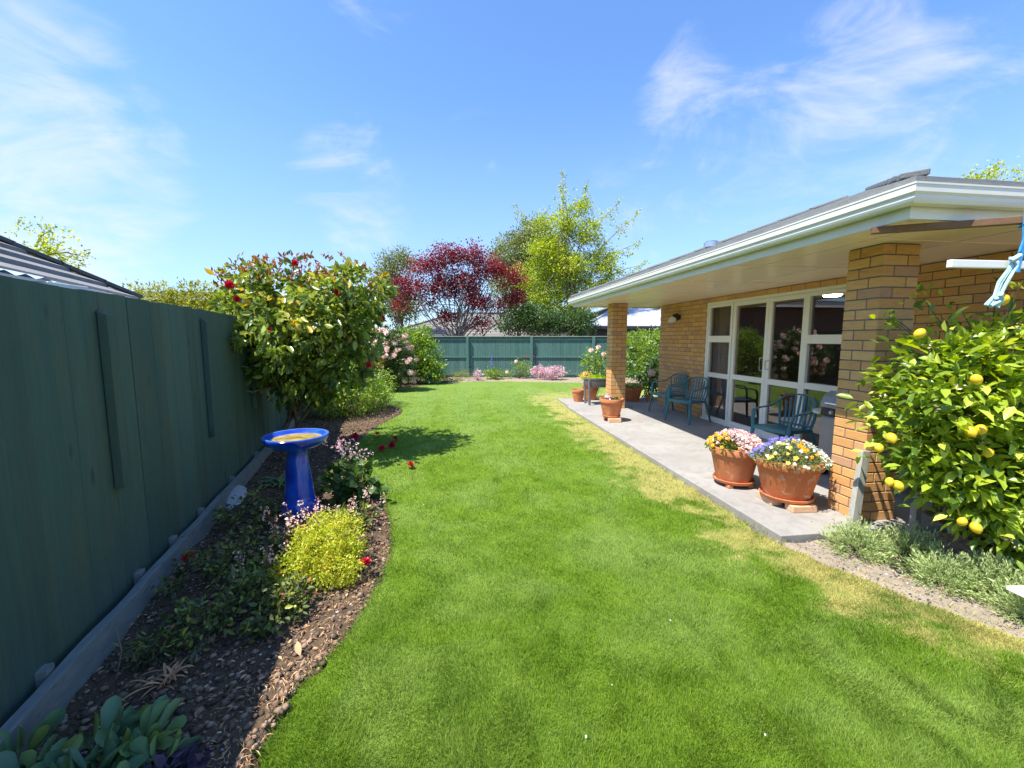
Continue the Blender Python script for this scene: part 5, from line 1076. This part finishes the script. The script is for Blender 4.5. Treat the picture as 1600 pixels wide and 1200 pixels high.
mb = MB(); mb.lathe([(0, 0), (.05, 0), (.056, .01), (.060, .25), (.064, .255), (.064, .27), (.058, .27), (.054, .02), (0, .02)], 24); o = mb.build('white_tub', M['white']); o.location = (4.22, 4.52, .05); tag(o, 'small white plastic tub standing beside the barbecue', 'tub')
# --- stakes
mb = MB(); mb.beam((3.20, 2.86, -.04), (3.30, 2.90, .70), .072, .045, up=(0, 1, 0)); tag(mb.build('wooden_stake', M['greytimber'], bevel=.004), 'grey weathered wooden stake leaning in front of the near pillar', 'stake', 'grey stakes by the near pillar')
mb = MB(); mb.beam((3.70, 2.78, -.04), (3.70, 2.80, .95), .05, .05, up=(0, 1, 0)); tag(mb.build('wooden_stake', M['greytimber'], bevel=.004), 'upright grey stake half hidden under the lemon tree', 'stake', 'grey stakes by the near pillar')
# --- clothes line hanging from a timber arm under the eave
cl = empty('clothes_line', (4.3, 1.62, 0), 'clothes line of brown timber arm and white rail tied with blue rope', 'clothes line')
mb = MB(); mb.beam((2.74, 2.50, 2.318), (4.3, 1.60, 2.30), .045, .042); pt(cl, mb.build('arm', M['browntimber'], bevel=.003))
mb = MB(); mb.beam((2.87, 2.13, 2.045), (4.32, 2.08, 2.045), .03, .045); pt(cl, mb.build('rail', M['white'], bevel=.004))
mb = MB(); mb.beam((3.04, 1.76, .22), (4.25, 1.66, .22), .09, .022); pt(cl, mb.build('rail', M['white'], bevel=.003))
mb = MB(); mb.beam((4.3, 1.62, -.05), (4.3, 1.62, 2.28), .07, .07, up=(0, 1, 0)); mb.beam((4.3, 1.62, .18), (4.22, 1.66, .21), .05, .05); mb.beam((4.3, 1.62, 2.0), (4.3, 2.10, 2.02), .05, .05); pt(cl, mb.build('post', M['greytimber'], bevel=.004))
mb = MB()
for dx in (-.012, .0, .014): mb.tube([(3.36 + dx, 2.12, 2.36), (3.345 + dx, 2.11, 2.25), (3.33 - dx, 2.105, 2.12), (3.315 + dx * .5, 2.10, 2.00)], .007, 6)
mb.tube([(3.33, 2.10, 2.35), (3.40, 2.14, 2.345), (3.40, 2.17, 2.28), (3.33, 2.10, 2.28)], .010, 6); pt(cl, mb.build('rope', M['rope']))
mb = MB()
for k in range(6):
    dx = rng.normal(0, .008); dy = rng.normal(0, .008); mb.tube([(3.24 + dx * .5, 2.09, 2.085), (3.245 + dx, 2.075 + dy, 2.03), (3.20 + dx * 1.8, 2.08 + dy, 1.94), (3.165 + dx, 2.08 + dy, 1.86), (3.15 + dx * 3, 2.08 + dy, 1.80 + dy)], .0055, 5)
mb.tube([(3.15, 2.06, 1.87), (3.19, 2.08, 1.85), (3.16, 2.10, 1.84), (3.14, 2.07, 1.85)], .014, 6); mb.tube([(3.12, 2.08, 1.80), (3.17, 2.07, 1.83), (3.22, 2.09, 1.825)], .012, 6); mb.tube([(3.21, 2.07, 2.06), (3.25, 2.06, 2.09), (3.27, 2.10, 2.06), (3.23, 2.12, 2.03)], .012, 6)
pt(cl, mb.build('knotted_rope', M['ropepale']))

# ============================================================ GRASS
def grass(n, ymin, ymax, hmin, hmax, wd, name='grass'):
    # more blades near the camera, fewer and broader farther off
    u = rng.random(n * 2); pw = 1.15; y = (ymin ** -pw + u * (ymax ** -pw - ymin ** -pw)) ** (-1 / pw); x = rng.uniform(-2.4, 5.2, n * 2)
    k = in_poly(x, y, LAWNW); x = x[k][:n]; y = y[k][:n]; n = len(x); dist = np.hypot(x, y); sc = np.clip(dist / 3.0, .75, 3.4) ** .8
    tuft = vnoise(x, y, 9, 5) * .8 + vnoise(x, y, 31, 6) * .5 + .3; h = rng.uniform(hmin, hmax, n) * tuft * np.clip(1.25 - dist / 22, .6, 1); w_ = wd * sc * rng.uniform(.7, 1.3, n)
    a = rng.random(n) * 6.283; lean = rng.uniform(.15, .95, n) * h; ax = vnoise(x, y, 5, 8) * 9 + rng.normal(0, 1.1, n); L = np.stack([np.cos(ax), np.sin(ax)], 1) * lean[:, None]; S = np.stack([-np.sin(a), np.cos(a)], 1) * w_[:, None] * .5
    V = np.zeros((n, 5, 3)); V[:, 0, :2] = np.stack([x, y], 1) - S; V[:, 1, :2] = np.stack([x, y], 1) + S; V[:, :2, 2] = -.004
    V[:, 2, :2] = np.stack([x, y], 1) - S * .8 + L * .4; V[:, 3, :2] = np.stack([x, y], 1) + S * .8 + L * .4; V[:, 2:4, 2] = (h * .62)[:, None]
    V[:, 4, :2] = np.stack([x, y], 1) + L; V[:, 4, 2] = h
    Fc = np.array([[0, 1, 3], [0, 3, 2], [2, 3, 4]]); F = (Fc[None] + (np.arange(n) * 5)[:, None, None]).reshape(-1, 3)
    return mesh_np(name, V.reshape(-1, 3), F, M['blade'], rnd=np.repeat(rng.random(n), 5), smooth_=True)
g = grass(560000, 1.0, 15.6, .010, .028, .0025); tag(g, kind='stuff')
# long tufts on the lawn edges
def edge_grass():
    xs = []; pts = LEFT + [(2.50, 3.2), (2.46, 2.95)] ; P_ = np.array(dense(LEFT, .01)); P_ = P_[(P_[:, 1] > 1.0) & (P_[:, 1] < 5.5) & (P_[:, 0] < 0)]; 
    Rg = np.array([(2.515 + .02 * math.sin(y * 9), y) for y in np.arange(2.95, 9.2, .012)]); Rg = Rg[vnoise(Rg[:, 0], Rg[:, 1], 3.5, 4) > .45]
    Sg = np.array([p for p in dense(RIGHT[7:14], .012)]); Sg = Sg[vnoise(Sg[:, 0], Sg[:, 1], 4, 9) > .5]
    out = []
    for A, sgn, mult, hh in ((P_, -1, 4, .055), (Rg, 1, 3, .05), (Sg, 1, 3, .05)):
        B = np.repeat(A, mult, 0) + rng.normal(0, .012, (len(A) * mult, 2)) - [sgn * .01, 0]; n = len(B); h = rng.uniform(.4, 1.1, n) * hh; C = np.stack([B[:, 0], B[:, 1], h * .3], 1)
        v, f, r = leaves(C, np.tile([sgn * .7, -.1, 1.0], (n, 1)), h, wid=.035, up=.0, spread=.35, tpl=4); out.append((v, f, r))
    v, f, r = stack(out); tag(mesh_np('edge_grass', v, f, M['blade'], rnd=r), kind='stuff')
edge_grass()
# tiny daisies and clippings dotted on the lawn
n = 22; y = 1.3 + rng.random(n) ** 1.6 * 9; x = rng.uniform(-1, 3, n); k = in_poly(x, y, LAWN); x = x[k]; y = y[k]
v, f, r = leaves(np.stack([x, y, np.full(len(x), .03)], 1), rng.normal(0, 1, (len(x), 3)), .012, wid=.45, up=.9, tpl=4); tag(mesh_np('fallen_petals', v, f, M['whitep'], rnd=r), kind='stuff')
n = 90; x = rng.uniform(2.58, 4.6, n); y = 2.9 + rng.random(n) ** 1.5 * 6; k = rng.random(n) < np.where(x < 2.75, 1, .35); v, f, r = leaves(np.stack([x, y, np.full(n, .053)], 1)[k], np.stack([rng.normal(0, 1, n), rng.normal(0, 1, n), rng.normal(0, .15, n)], 1)[k], .02, wid=.3, up=.95, spread=.1, tpl=4); tag(mesh_np('patio_litter', v, f, M['straw'], rnd=r), kind='stuff')
mb = MB(); mb.v = []; v, f, r = leaves(np.array([(-.82, 2.1, .05)]), np.array([(.5, -.6, .5)]), .07, wid=.3, up=.4); o = mesh_np('fallen_leaf', v, f, M['straw'], rnd=r, smooth_=True); tag(o, 'single curled yellow leaf on the edge of the soil shadow', 'leaf')
scene.render.engine = 'CYCLES'
